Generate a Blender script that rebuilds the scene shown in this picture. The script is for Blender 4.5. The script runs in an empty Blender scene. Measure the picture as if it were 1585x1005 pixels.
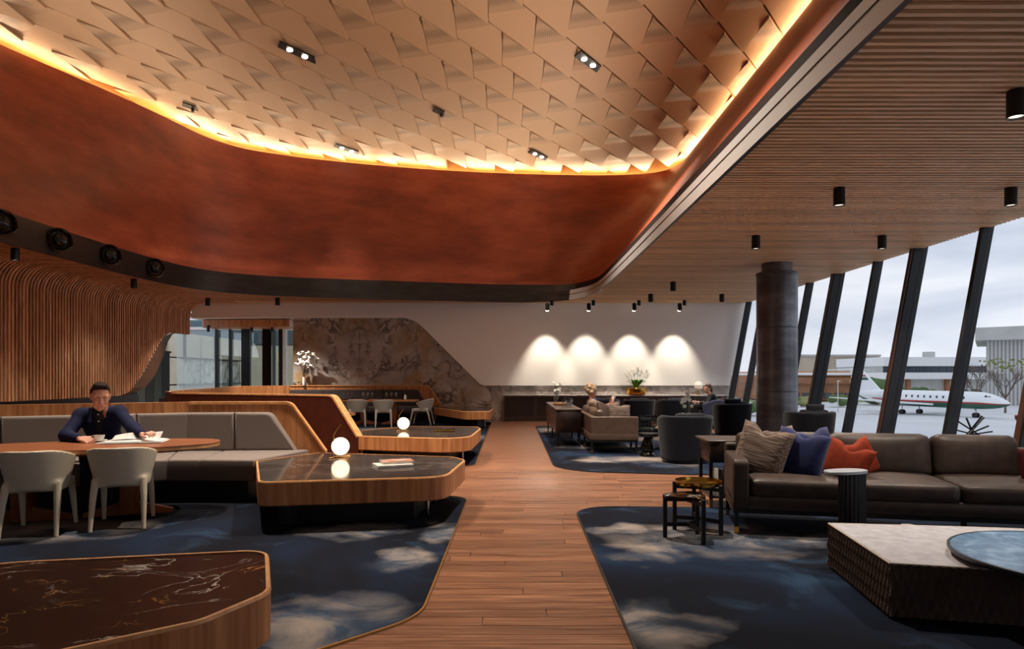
import bpy, bmesh, math, random
import numpy as np
from mathutils import Vector, Matrix
random.seed(7)
SC = bpy.context.scene
C = SC.collection
PI = math.pi
# ------------------------------------------------------------------ camera, sky, exposure
F, CX, HY, EYE = 1057.0, 792.5, 582.0, 1.42
cam_d = bpy.data.cameras.new('camera'); cam = bpy.data.objects.new('camera', cam_d); C.objects.link(cam)
cam.location = (0, 0, EYE); cam.rotation_euler = (PI/2, 0, 0)
cam_d.sensor_width = 36.0; cam_d.lens = 36.0*F/1585.0; cam_d.shift_y = (HY-502.5)/1585.0
cam_d.clip_end = 2000
SC.camera = cam
SC.view_settings.view_transform = 'Standard'; SC.view_settings.look = 'None'
SC.view_settings.exposure = 0.45; SC.view_settings.gamma = 1.0
SC.view_settings.use_curve_mapping = False
SC.cycles.sample_clamp_indirect = 4.0
SC.cycles.max_bounces = 10; SC.cycles.diffuse_bounces = 5

def lin(c):
    if isinstance(c, str):
        c = tuple(int(c[i:i+2], 16)/255 for i in (0, 2, 4))
    return tuple((x/12.92 if x <= .04045 else ((x+.055)/1.055)**2.4) for x in c[:3]) + (1.0,)

class NT:
    """small node-tree helper"""
    def __init__(s, tree):
        s.t = tree; s.n = tree.nodes; s.l = tree.links
    def add(s, typ, **kw):
        nd = s.n.new(typ)
        for k, v in kw.items():
            if k.startswith('i_'):
                key = k[2:].replace('_', ' ')
                sock = nd.inputs[int(key)] if key.isdigit() else nd.inputs[key]
                s.put(v, sock)
            else:
                setattr(nd, k, v)
        return nd
    def put(s, v, sock):
        if isinstance(v, bpy.types.NodeSocket): s.l.new(v, sock)
        else: sock.default_value = v
    def math(s, op, a, b=0.0, c=None):
        nd = s.n.new('ShaderNodeMath'); nd.operation = op
        s.put(a, nd.inputs[0]); s.put(b, nd.inputs[1])
        if c is not None: s.put(c, nd.inputs[2])
        return nd.outputs[0]
    def mix(s, f, a, b, blend='MIX'):
        nd = s.n.new('ShaderNodeMix'); nd.data_type = 'RGBA'; nd.blend_type = blend
        s.put(f, nd.inputs[0]); s.put(a, nd.inputs[6]); s.put(b, nd.inputs[7])
        return nd.outputs[2]
    def ramp(s, f, stops, mode='LINEAR'):
        nd = s.n.new('ShaderNodeValToRGB'); cr = nd.color_ramp; cr.interpolation = mode
        while len(cr.elements) > 1: cr.elements.remove(cr.elements[0])
        cr.elements[0].position = stops[0][0]; cr.elements[0].color = stops[0][1]
        for p, c in stops[1:]:
            e = cr.elements.new(p); e.color = c
        s.put(f, nd.inputs[0]); return nd.outputs[0]
    def noise(s, vec, scale, detail=4, rough=.55, dist=0.0):
        nd = s.n.new('ShaderNodeTexNoise'); s.put(vec, nd.inputs['Vector'])
        nd.inputs['Scale'].default_value = scale; nd.inputs['Detail'].default_value = detail
        nd.inputs['Roughness'].default_value = rough; nd.inputs['Distortion'].default_value = dist
        return nd.outputs[0]
    def mapv(s, vec, sc=(1, 1, 1), loc=(0, 0, 0), rot=(0, 0, 0)):
        nd = s.n.new('ShaderNodeMapping'); s.put(vec, nd.inputs[0])
        nd.inputs['Scale'].default_value = sc; s.put(loc, nd.inputs['Location']); nd.inputs['Rotation'].default_value = rot
        return nd.outputs[0]

g = lambda v: (v, v, v, 1)
# overcast sky: soft cloud layers, same all the way round
W = bpy.data.worlds.new('sky'); SC.world = W; W.use_nodes = True
w = NT(W.node_tree); w.n.clear()
tc = w.add('ShaderNodeTexCoord')
sep = w.add('ShaderNodeSeparateXYZ', i_0=tc.outputs['Generated'])
cl = w.noise(w.mapv(tc.outputs['Generated'], (1.6, 1.6, 7.0)), 2.2, 6, .5, .4)
cloud = w.ramp(cl, [(.32, lin('a4afc2')), (.48, lin('c3ccda')), (.66, lin('e2e6ec'))])
hor = w.math('MULTIPLY', w.math('SUBTRACT', 1.0, w.math('MINIMUM', w.math('ABSOLUTE', sep.outputs[2]), 1.0)), 1.0)
cloud = w.mix(w.math('MULTIPLY', w.math('POWER', hor, 8.0), .55), cloud, lin('dde2ea'))
bg = w.add('ShaderNodeBackground', i_Color=cloud, i_Strength=1.0)
w.l.new(bg.outputs[0], w.add('ShaderNodeOutputWorld').inputs[0])
SKY_STRENGTH = bg.inputs['Strength']
SKY_STRENGTH.default_value = 1.0

# ------------------------------------------------------------------ materials
def newmat(name):
    m = bpy.data.materials.new(name); m.use_nodes = True
    t = NT(m.node_tree); b = t.n['Principled BSDF']
    return m, t, b
def plain(name, col, rough=.5, metal=0.0, spec=.5, coat=0.0):
    m, t, b = newmat(name)
    b.inputs['Base Color'].default_value = lin(col); b.inputs['Roughness'].default_value = rough
    b.inputs['Metallic'].default_value = metal; b.inputs['Specular IOR Level'].default_value = spec
    b.inputs['Coat Weight'].default_value = coat
    return m
def varied(name, stops, sc=(1, 1, 1), ns=5, detail=5, rough=.5, metal=0.0, bump=0.0, rand=0.0, dist=0.0, spec=.5, coat=0.0, fine=None, world=False, bd=.01):
    """noise-mixed colours; rand varies each object's tone and shifts its pattern"""
    m, t, b = newmat(name)
    if world:
        v = t.add('ShaderNodeNewGeometry').outputs['Position']
    else:
        v = t.add('ShaderNodeTexCoord').outputs['Object']
    oi = None
    if rand:
        oi = t.add('ShaderNodeObjectInfo').outputs['Random']
        off = t.math('MULTIPLY', oi, 37.0)
        v = t.mapv(v, sc, off)
    else:
        v = t.mapv(v, sc)
    n = t.noise(v, ns, detail, .6, dist)
    col = t.ramp(n, [(p, lin(c)) for p, c in stops])
    if fine:
        n2 = t.noise(v, fine[0], 3, .6)
        col = t.mix(fine[1], col, t.ramp(n2, [(.3, g(.35)), (.7, g(1.0))]), 'MULTIPLY')
    if rand:
        val = t.math('MULTIPLY_ADD', oi, rand*2, 1.0-rand)
        comb = t.add('ShaderNodeCombineColor', i_0=val, i_1=val, i_2=val)
        col = t.mix(1.0, col, comb.outputs[0], 'MULTIPLY')
    t.put(col, b.inputs['Base Color'])
    b.inputs['Roughness'].default_value = rough; b.inputs['Metallic'].default_value = metal
    b.inputs['Specular IOR Level'].default_value = spec; b.inputs['Coat Weight'].default_value = coat
    if bump:
        bp = t.add('ShaderNodeBump', i_Strength=bump, i_Distance=bd, i_Height=n)
        t.l.new(bp.outputs[0], b.inputs['Normal'])
    return m
def emit(name, col, strength):
    m, t, b = newmat(name)
    b.inputs['Base Color'].default_value = lin(col)
    b.inputs['Emission Color'].default_value = lin(col); b.inputs['Emission Strength'].default_value = strength
    return m
def glassy(name, tint='ffffff', refl=.08, rough=0.0, opacity=0.0):
    """thin clear pane: transparent with a reflecting coat that grows at grazing angles"""
    m, t, b = newmat(name); t.n.remove(b)
    tr = t.add('ShaderNodeBsdfTransparent', i_Color=lin(tint))
    gl = t.add('ShaderNodeBsdfGlossy', i_Roughness=rough)
    lw = t.add('ShaderNodeLayerWeight', i_Blend=.5)
    mx = t.add('ShaderNodeMixShader'); t.put(t.math('MULTIPLY_ADD', t.math('POWER', lw.outputs['Facing'], 5.0), .5, refl*.2), mx.inputs[0])
    t.l.new(tr.outputs[0], mx.inputs[1]); t.l.new(gl.outputs[0], mx.inputs[2])
    t.l.new(mx.outputs[0], t.n['Material Output'].inputs[0])
    return m

def veins(name, base, vein1, vein2, scale, rough, mirror=None, width=.035, patch=None, coat=0.0, brk=.46):
    """stone: dark or light ground with ridged veins, optionally book-matched about a plane x = mirror"""
    m, t, b = newmat(name)
    v = t.add('ShaderNodeNewGeometry').outputs['Position']
    if mirror is not None:
        sp = t.add('ShaderNodeSeparateXYZ', i_0=v)
        xx = t.math('ABSOLUTE', t.math('SUBTRACT', sp.outputs[0], mirror))
        v = t.add('ShaderNodeCombineXYZ', i_0=xx, i_1=0.0, i_2=sp.outputs[2]).outputs[0]
    col = t.ramp(t.noise(v, scale*.8, 6, .6, .6), [(.3, lin(base[0])), (.5, lin(base[1])), (.72, lin(base[2]))])
    if patch:
        pn = t.noise(t.mapv(v, (1, 1, 1), (9, 4, 2)), scale*.9, 5, .65, .8)
        col = t.mix(t.ramp(pn, [(.5, g(0)), (.66, g(1))]), col, lin(patch))
    for k, (vc, sc, wd, ds) in enumerate(((vein1, scale*1.1, width, 1.6), (vein2, scale*2.1, width*.8, 1.2))):
        n = t.noise(t.mapv(v, (1, 1.35, 1), (3.1*k, 7.7*k, 1.3*k)), sc, 5, .55, ds)
        d = t.math('ABSOLUTE', t.math('SUBTRACT', n, .5))
        f = t.ramp(d, [(0.0, g(1)), (wd, g(0))])
        br = t.ramp(t.noise(v, sc*.7, 2), [(brk, g(0)), (brk+.16, g(1))])
        f = t.math('MULTIPLY', f, br)
        col = t.mix(f, col, lin(vc))
    t.put(col, b.inputs['Base Color']); b.inputs['Roughness'].default_value = rough
    b.inputs['Coat Weight'].default_value = coat
    return m

def rugmat(name, seed, spots):
    m, t, b = newmat(name)
    pos = t.add('ShaderNodeNewGeometry').outputs['Position']
    v = t.mapv(pos, (1, 1, 1), (seed*3.3, seed*1.7, 0))
    n1 = t.noise(v, .6, 4, .5, .6); n3 = t.noise(v, 1.5, 6, .6, .8)
    col = t.ramp(n1, [(.36, lin('0a0b13')), (.5, lin('10141f')), (.62, lin('141f33')), (.74, lin('22384f'))])
    col = t.mix(t.ramp(n3, [(.56, g(0)), (.74, g(.45))]), col, lin('38526f'))
    wob = t.n.new('ShaderNodeTexNoise'); t.put(v, wob.inputs['Vector']); wob.inputs['Scale'].default_value = 2.2; wob.inputs['Detail'].default_value = 5
    vs = t.n.new('ShaderNodeVectorMath'); vs.operation = 'MULTIPLY_ADD'; t.put(wob.outputs['Color'], vs.inputs[0]); vs.inputs[1].default_value = (.9, .9, 0); vs.inputs[2].default_value = (-.45, -.45, 0)
    va = t.n.new('ShaderNodeVectorMath'); va.operation = 'ADD'; t.put(pos, va.inputs[0]); t.put(vs.outputs[0], va.inputs[1])
    mask = None
    for x, y, rx, ry in spots:
        mp = t.mapv(va.outputs[0], (1/rx, 1/ry, 0), (-x/rx, -y/ry, 0)); ln = t.n.new('ShaderNodeVectorMath'); ln.operation = 'LENGTH'; t.put(mp, ln.inputs[0])
        f = t.ramp(ln.outputs['Value'], [(.3, g(1)), (1.0, g(0))]); mask = f if mask is None else t.math('MAXIMUM', mask, f)
    tone = t.mix(t.ramp(n3, [(.4, g(0)), (.6, g(1))]), lin('4c5666'), lin('92857b'))
    br = t.ramp(n3, [(.3, g(.25)), (.5, g(.95))])
    col = t.mix(t.math('MULTIPLY', mask, br), col, tone)
    pile = t.noise(v, 160, 2, .7)
    col = t.mix(.35, col, t.ramp(pile, [(.3, g(.35)), (.7, g(1.0))]), 'MULTIPLY')
    t.put(col, b.inputs['Base Color']); b.inputs['Roughness'].default_value = .95
    b.inputs['Specular IOR Level'].default_value = .1
    bp = t.add('ShaderNodeBump', i_Strength=.4, i_Distance=.004, i_Height=pile); t.l.new(bp.outputs[0], b.inputs['Normal'])
    return m

MT = {}
MT['slat'] = varied('slat_timber', [(.3, 'd0a47a'), (.5, 'e6c296'), (.75, 'f5dab4')], (1.2, 30, 30), 2.0, 4, .5, rand=.16, spec=.35)
MT['slat_dark'] = plain('ceiling_backing', '160a07', .9, spec=.1)
MT['plank'] = varied('floor_timber', [(.28, '4c2e20'), (.5, '7c523b'), (.75, 'a87b5c')], (1.4, 26, 1), 1.6, 6, .3, rand=.28, fine=(9, .35), spec=.5)
MT['floor'] = varied('floor_dark_timber', [(.3, '5f3824'), (.6, '8a5a3c')], (1.4, 26, 1), 1.6, 5, .4)
MT['veneer'] = varied('wood_veneer', [(.25, '855030'), (.45, 'a96e42'), (.6, 'bf8454'), (.8, 'd8a474')], (20, 20, .8), .9, 4, .38, fine=(3, .22), spec=.4)
MT['veneer_edge'] = varied('wood_edge', [(.3, 'b87a45'), (.7, 'd9a26a')], (8, 8, 8), 2, 4, .4)
MT['table_wood'] = varied('table_timber', [(.3, '6a3a20'), (.6, '8c5230'), (.8, 'a06238')], (1.2, 14, 3), 1.5, 5, .35)
MT['black_stone'] = veins('dark_stone', ('0d0706', '180d0b', '22130f'), 'd8cfc4', 'b8864a', 1.5, .2, width=.012, brk=.5)
MT['black_stone'].node_tree.nodes['Principled BSDF'].inputs['Specular IOR Level'].default_value = .25
MT['grey_stone'] = veins('grey_stone_top', ('262322', '36312f', '48423f'), '8f8780', '6a5a4a', 1.1, .12, width=.01, coat=.3)
MT['marble'] = veins('bookmatched_marble', ('857d79', 'b0a7a3', 'd2cbc8'), '3a302b', '4a3d36', 1.0, .3, mirror=-4.85, width=.06, patch='a5834c')
MT['pale_marble'] = veins('pale_marble', ('8d8683', 'b4aeab', 'd6d2cf'), '4f4846', '6e6058', 1.3, .3, width=.05)
MT['white'] = plain('white_paint', 'f3f3f1', .75)
MT['copper'] = varied('copper_plaster', [(.28, '6c2c18'), (.5, '893c21'), (.75, 'a65436')], (.5, .5, 1.5), 1.3, 7, .42, rand=0, world=True, fine=(7, .18), spec=.45)
MT['tile'] = plain('ceiling_tile', 'bc9876', .5, spec=.4)
MT['band'] = varied('blackened_steel', [(.3, '2f2e2f'), (.7, '3f3d3e')], (1, 1, 3), 2, 3, .38, metal=.55, world=True)
MT['band_dark'] = plain('dark_brown_matt', '1c100c', .85, spec=.08)
MT['black'] = plain('black_metal', '0d0d0f', .4, spec=.4)
MT['black_gloss'] = plain('black_gloss', '060607', .12)
MT['mullion'] = varied('dark_steel', [(.3, '101114'), (.7, '1b1c20')], (1, 1, 1), 3, 3, .5, metal=.2, world=True)
MT['mullion_brown'] = plain('bronze_edge', '4a2c1a', .5)
MT['steel'] = varied('rolled_steel', [(.25, '4a484a'), (.5, '6a686b'), (.75, '8b898d')], (.6, .6, 2.0), 1.6, 5, .36, metal=.9, world=True)
MT['glass'] = glassy('window_glass', 'fafafb')
MT['clear'] = glassy('clear_glass', 'e8eeec', .9)
MT['fabric'] = varied('taupe_fabric', [(.3, '6c615b'), (.7, '82766f')], (60, 60, 60), 3, 3, .9, bump=.25, spec=.2)
MT['fabric_dark'] = varied('charcoal_fabric', [(.3, '3b3536'), (.7, '4c4546')], (60, 60, 60), 3, 3, .9, spec=.2)
MT['leather_back'] = varied('russet_leather', [(.3, '3c170c'), (.7, '4d2012')], (3, 3, 3), 2, 4, .45, spec=.4)
MT['leather'] = varied('brown_leather', [(.3, '2f2420'), (.55, '3c2f29'), (.8, '4a3b33')], (4, 4, 4), 2.5, 6, .5, bump=.15, spec=.35)
MT['leather_tan'] = varied('taupe_leather', [(.3, '4c3b31'), (.7, '5f4b3f')], (4, 4, 4), 2.5, 5, .45, spec=.4)
MT['cream'] = plain('cream_leather', 'cabfa8', .45)
MT['cream_grey'] = plain('stone_leather', 'aaa49a', .5)
MT['brass'] = plain('brass', 'c89a45', .22, metal=1.0)
MT['brass_dull'] = plain('dull_brass', 'b08a50', .35, metal=1.0)
MT['navy'] = varied('navy_velvet', [(.3, '08080f'), (.7, '0e0f1d')], (5, 5, 5), 3, 4, .85, spec=.2)
MT['navy'].node_tree.nodes['Principled BSDF'].inputs['Sheen Weight'].default_value = .12
MT['blue_velvet'] = varied('blue_velvet', [(.3, '0f1538'), (.7, '182456')], (5, 5, 5), 3, 4, .85, spec=.2)
MT['blue_velvet'].node_tree.nodes['Principled BSDF'].inputs['Sheen Weight'].default_value = .2
MT['orange'] = varied('orange_velvet', [(.3, '66210d'), (.7, '822d13')], (5, 5, 5), 3, 4, .85, spec=.2)
MT['maroon'] = varied('maroon_velvet', [(.3, '3a0f14'), (.7, '521a1c')], (5, 5, 5), 3, 4, .85, spec=.2)
MT['pattern'] = varied('ribbed_taupe_fabric', [(.4, '55473f'), (.5, '6c5c53'), (.6, '827166')], (2, 30, 30), 2.0, 2, .85, bump=.5, spec=.2)
MT['pleat'] = varied('pleated_taupe', [(.3, '463931'), (.7, '52443c')], (5, 5, 5), 2, 3, .85, spec=.2)
MT['suede'] = varied('pale_suede', [(.3, '99979c'), (.7, 'b2b0b6')], (3, 3, 3), 4, 6, .95, spec=.1)
MT['blue_top'] = varied('blue_marbled_top', [(.3, '34506e'), (.5, '56799c'), (.7, '8fabc4')], (2, 2, 2), 2.2, 7, .25, dist=1.5)
MT['dark_wood'] = varied('dark_stained_wood', [(.3, '1c120f'), (.7, '2c1d18')], (3, 20, 3), 2, 4, .35)
MT['grey_wood'] = varied('smoked_wood', [(.3, '3f342f'), (.7, '544740')], (3, 20, 3), 2, 4, .3)
MT['ceramic'] = plain('white_ceramic', 'efece6', .2)
MT['globe'] = emit('opal_globe', 'ffe6bf', 1.9)
MT['lamp_on'] = emit('lamp_lens', 'fff0d8', 14.0)
MT['lamp_dim'] = emit('downlight_lens', 'fff0d8', 1.2)
MT['lamp_off'] = plain('lamp_lens_grey', '8a8a8a', .3)
MT['led'] = emit('cove_led', 'ffc877', 16.0)
MT['paper'] = varied('newsprint', [(.35, 'b9b2ac'), (.6, 'd9d4cf')], (14, 30, 14), 4, 3, .8)
MT['book'] = plain('book_cover', 'c8bfb6', .4)
MT['book2'] = plain('book_cover_rust', 'a5502d', .4)
MT['page'] = plain('book_pages', 'e6e0d6', .8)
MT['leaf'] = varied('leaf_green', [(.3, '2c5a1e'), (.7, '4f8a34')], (6, 6, 6), 3, 3, .5)
MT['petal'] = plain('white_petal', 'f4f1ea', .6)
MT['twig'] = plain('twig', '5a4a38', .8)
MT['skin'] = varied('skin', [(.3, 'c98f74'), (.7, 'd8a288')], (9, 9, 9), 3, 3, .5)
MT['hair'] = varied('dark_hair', [(.3, '1a110d'), (.7, '2e1f17')], (40, 40, 40), 4, 3, .75, bump=.5, spec=.15)
MT['blond'] = varied('blond_hair', [(.3, '8a6b4c'), (.7, 'cbb091')], (30, 30, 30), 3, 3, .6, bump=.5)
MT['brown_hair'] = varied('brown_hair', [(.3, '3c2618'), (.7, '5c3d28')], (30, 30, 30), 3, 3, .6, bump=.5)
MT['suit'] = varied('navy_suit', [(.3, '0c1029'), (.7, '141b3c')], (40, 40, 40), 4, 3, .85, spec=.2)
MT['shirt'] = plain('black_shirt', '0c0d16', .8)
MT['trousers'] = plain('black_trousers', '0f1016', .85)
MT['lips'] = plain('lips', 'b06a5c', .5)
MT['eye'] = plain('eye_dark', '2a1c16', .3)
MT['knit'] = plain('beige_knit', '9a8474', .9)
MT['blue_cloth'] = plain('blue_cloth', '24345c', .85)
MT['rug'] = rugmat('cloud_rug', 1.0, [(-4.7, 6.3, 1.5, .6), (-1.5, 6.25, .55, .35), (-.62, 6.2, .25, .45), (-.85, 5.3, .28, .4), (-1.05, 3.9, .55, .6), (-5.5, 5.2, .8, .5), (-2.2, 4.6, .5, .25)])
MT['rug2'] = rugmat('cloud_rug_b', 2.3, [(1.75, 5.85, .95, .65), (1.0, 6.2, .3, .3), (2.6, 5.75, .8, .35), (.8, 3.85, .35, .55), (1.15, 5.5, .4, .4), (3.4, 5.6, .5, .3)])
MT['rug3'] = rugmat('cloud_rug_c', 4.1, [(2.1, 11.5, .9, .55), (1.5, 11.4, .5, .5), (1.9, 13.5, 1.1, .5), (2.6, 10.8, .5, .4), (3.6, 15.2, 1.2, .9), (.9, 17.8, .4, 1.2)])
MT['rug4'] = rugmat('cloud_rug_d', 6.4, [(-.8, 15.5, .4, .8), (-3.6, 18.2, 1.5, .5), (-.8, 19.2, .5, .5), (-4.5, 14.5, 1.2, .8)])
MT['tarmac'] = varied('tarmac', [(.3, 'cfd0d2'), (.7, 'e2e3e4')], (.06, .06, .06), 1.5, 5, .85, world=True)
MT['plane'] = plain('aircraft_white', 'f2f3f4', .25)
MT['green_paint'] = plain('dark_green_paint', '1f5a48', .35)
MT['red_paint'] = plain('red_paint', 'b22a24', .35)
MT['cream_panel'] = varied('cream_panel', [(.3, 'd9ccb2'), (.7, 'e8ddc8')], (1, 1, 1), 1, 3, .35, world=True)
MT['beige'] = varied('beige_render', [(.3, 'b3a48f'), (.7, 'c4b6a2')], (.1, .1, .1), 1, 3, .8, world=True)
MT['brick'] = varied('brick_brown', [(.3, '8a5a3c'), (.7, 'a8744e')], (.3, .3, .3), 2, 3, .8, world=True)
MT['clad'] = varied('grey_cladding', [(.3, 'b5b4b0'), (.7, 'c6c5c1')], (.2, .2, .2), 2, 3, .6, world=True)
MT['ext_glass'] = plain('dark_window_glass', '3a4652', .15)
MT['grass'] = varied('grass', [(.3, '6f8a3e'), (.7, '93a955')], (.3, .3, .3), 2, 3, .9, world=True)
MT['bush'] = varied('shrub_green', [(.3, '36522a'), (.7, '5f7c40')], (1, 1, 1), 1, 4, .9)
MT['bark'] = plain('bare_branch', '6f625a', .9)
MT['teal'] = plain('teal_grey', '5b6f76', .6)
# ------------------------------------------------------------------ object helpers
def link(o, parent=None):
    C.objects.link(o)
    if parent is not None: o.parent = parent
    return o
def empty(name, loc=(0, 0, 0), rz=0.0, label=None, cat=None, group=None):
    o = bpy.data.objects.new(name, None); o.empty_display_size = .1
    o.location = loc; o.rotation_euler = (0, 0, rz); link(o)
    if label: tag(o, label, cat, group)
    return o
def tag(o, label=None, cat=None, group=None, kind=None):
    if label: o['label'] = label
    if cat: o['category'] = cat
    if group: o['group'] = group
    if kind: o['kind'] = kind
    return o
def struct(o, label, cat):
    return tag(o, label, cat, None, 'structure')
def mk(name, v, f, m, parent=None, smooth=False, loc=(0, 0, 0), rot=(0, 0, 0)):
    me = bpy.data.meshes.new(name)
    me.from_pydata([tuple(map(float, p)) for p in v], [], [tuple(map(int, q)) for q in f]); me.update()
    o = bpy.data.objects.new(name, me)
    for mm in (m if isinstance(m, (list, tuple)) else [m]): me.materials.append(MT[mm])
    if smooth: smoothen(me, smooth)
    o.location = loc; o.rotation_euler = rot
    return link(o, parent)
def smoothen(me, ang=True):
    for p in me.polygons: p.use_smooth = True
    if ang is not True:
        try: me.set_sharp_from_angle(angle=math.radians(ang))
        except Exception: pass
        big = max(p.area for p in me.polygons)
        for p in me.polygons:
            if len(p.vertices) > 4 or (p.area > .45*big and len(me.polygons) < 400): p.use_smooth = False
def bm_obj(name, bm, m, parent=None, smooth=False, loc=(0, 0, 0), rot=(0, 0, 0)):
    me = bpy.data.meshes.new(name); bm.normal_update(); bm.to_mesh(me); bm.free()
    o = bpy.data.objects.new(name, me)
    for mm in (m if isinstance(m, (list, tuple)) else [m]): me.materials.append(MT[mm])
    if smooth: smoothen(me, smooth)
    o.location = loc; o.rotation_euler = rot
    return link(o, parent)
def dup(root, loc=None, rz=None, label=None, group=None):
    r = root.copy(); C.objects.link(r)
    if loc is not None: r.location = loc
    if rz is not None: r.rotation_euler = (0, 0, rz)
    if label: r['label'] = label
    if group: r['group'] = group
    for ch in list(root.children):
        c = ch.copy(); C.objects.link(c); c.parent = r
        for gg in list(ch.children):
            d = gg.copy(); C.objects.link(d); d.parent = c
    return r
def G(px, py, z=0.0):
    """photo point on the horizontal plane at height z -> room coordinates"""
    Y = (EYE-z)*F/(py-HY); return ((px-CX)*Y/F, Y)
def at(px, py, Y):
    return ((px-CX)*Y/F, Y, EYE-(py-HY)*Y/F)
def under(child, part):
    """make child a sub-part of part without moving it"""
    child.parent = part; child.matrix_parent_inverse = part.matrix_basis.inverted(); return child
# ---- boxes
def rbox(name, m, c, s, bev=0.0, seg=2, parent=None, rot=(0, 0, 0), smooth=None):
    bm = bmesh.new(); bmesh.ops.create_cube(bm, size=1.0)
    for v in bm.verts: v.co = Vector((v.co.x*s[0], v.co.y*s[1], v.co.z*s[2]))
    if bev: bmesh.ops.bevel(bm, geom=list(bm.edges), offset=min(bev, min(s)*.49), segments=seg, profile=.5, affect='EDGES')
    return bm_obj(name, bm, m, parent, (35 if bev else False) if smooth is None else smooth, c, rot)
# ---- polygons
def fillet(pts, r, seg=6):
    n = len(pts); out = []
    rr = r if isinstance(r, (list, tuple)) else [r]*n
    for i in range(n):
        p = Vector(pts[i]); a = Vector(pts[i-1]); b = Vector(pts[(i+1) % n])
        if rr[i] <= 0: out.append(tuple(p)); continue
        u = (a-p).normalized(); w_ = (b-p).normalized(); ang = math.acos(max(-1, min(1, u.dot(w_))))
        d = min(rr[i]/math.tan(ang/2), (a-p).length*.48, (b-p).length*.48)
        R = d*math.tan(ang/2); cen = p+(u+w_).normalized()*(R/math.sin(ang/2))
        s0 = p+u*d-cen; s1 = p+w_*d-cen
        a0 = math.atan2(s0.y, s0.x); a1 = math.atan2(s1.y, s1.x); da = (a1-a0+PI) % (2*PI)-PI
        for k in range(seg+1):
            t = a0+da*k/seg; out.append((cen.x+R*math.cos(t), cen.y+R*math.sin(t)))
    return out
def area2(p): return sum(p[i-1][0]*p[i][1]-p[i][0]*p[i-1][1] for i in range(len(p)))
def inset(pts, d):
    """move a closed outline inwards by d (outwards if negative)"""
    n = len(pts); s = 1 if area2(pts) > 0 else -1; out = []
    for i in range(n):
        a = Vector(pts[i-1][:2]); p = Vector(pts[i][:2]); b = Vector(pts[(i+1) % n][:2])
        e1 = (p-a); e2 = (b-p)
        if e1.length < 1e-6: e1 = e2
        if e2.length < 1e-6: e2 = e1
        e1 = e1.normalized(); e2 = e2.normalized()
        n1 = Vector((-e1.y, e1.x))*s; n2 = Vector((-e2.y, e2.x))*s
        m = n1+n2; L = m.length
        m = n1 if L < 1e-4 else m/L
        q = p+m*(d/max(.35, m.dot(n1))); out.append((q.x, q.y))
    return out
def prism(name, m, pts, z0, z1, parent=None, bev=0.0, seg=2, smooth=None, loc=(0, 0, 0), rot=(0, 0, 0)):
    if area2(pts) < 0: pts = pts[::-1]
    bm = bmesh.new()
    lo = [bm.verts.new((p[0], p[1], z0)) for p in pts]; hi = [bm.verts.new((p[0], p[1], z1)) for p in pts]
    n = len(pts); bm.faces.new(lo[::-1]); top = bm.faces.new(hi)
    for i in range(n): bm.faces.new((lo[i], lo[(i+1) % n], hi[(i+1) % n], hi[i]))
    if bev:
        ee = [e for e in bm.edges if abs(e.verts[0].co.z-e.verts[1].co.z) < 1e-6]
        bmesh.ops.bevel(bm, geom=ee, offset=bev, segments=seg, profile=.5, affect='EDGES')
    return bm_obj(name, bm, m, parent, 35 if smooth is None else smooth, loc, rot)
def wall_prism(name, m, p0, p1, sz, thick, parent=None, bev=0.0, seg=2, off=0.0):
    """outline sz in (distance along p0->p1, height), given thickness towards the side away from the viewer"""
    p0 = Vector(p0); p1 = Vector(p1); u = (p1-p0).normalized(); nrm = Vector((-u.y, u.x))
    if nrm.y < 0: nrm = -nrm
    if area2(sz) < 0: sz = sz[::-1]
    bm = bmesh.new(); fr = []; bk = []
    for s, z in sz:
        q = p0+u*s+nrm*off; fr.append(bm.verts.new((q.x, q.y, z)))
        q = q+nrm*thick; bk.append(bm.verts.new((q.x, q.y, z)))
    n = len(sz); bm.faces.new(fr); bm.faces.new(bk[::-1])
    for i in range(n): bm.faces.new((fr[(i+1) % n], fr[i], bk[i], bk[(i+1) % n]))
    bmesh.ops.recalc_face_normals(bm, faces=bm.faces)
    if bev:
        fs = set(fr) | set()
        bmesh.ops.bevel(bm, geom=[e for e in bm.edges if e.verts[0] in fs and e.verts[1] in fs], offset=bev, segments=seg, profile=.5, affect='EDGES')
    return bm_obj(name, bm, m, parent, 40)
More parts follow.
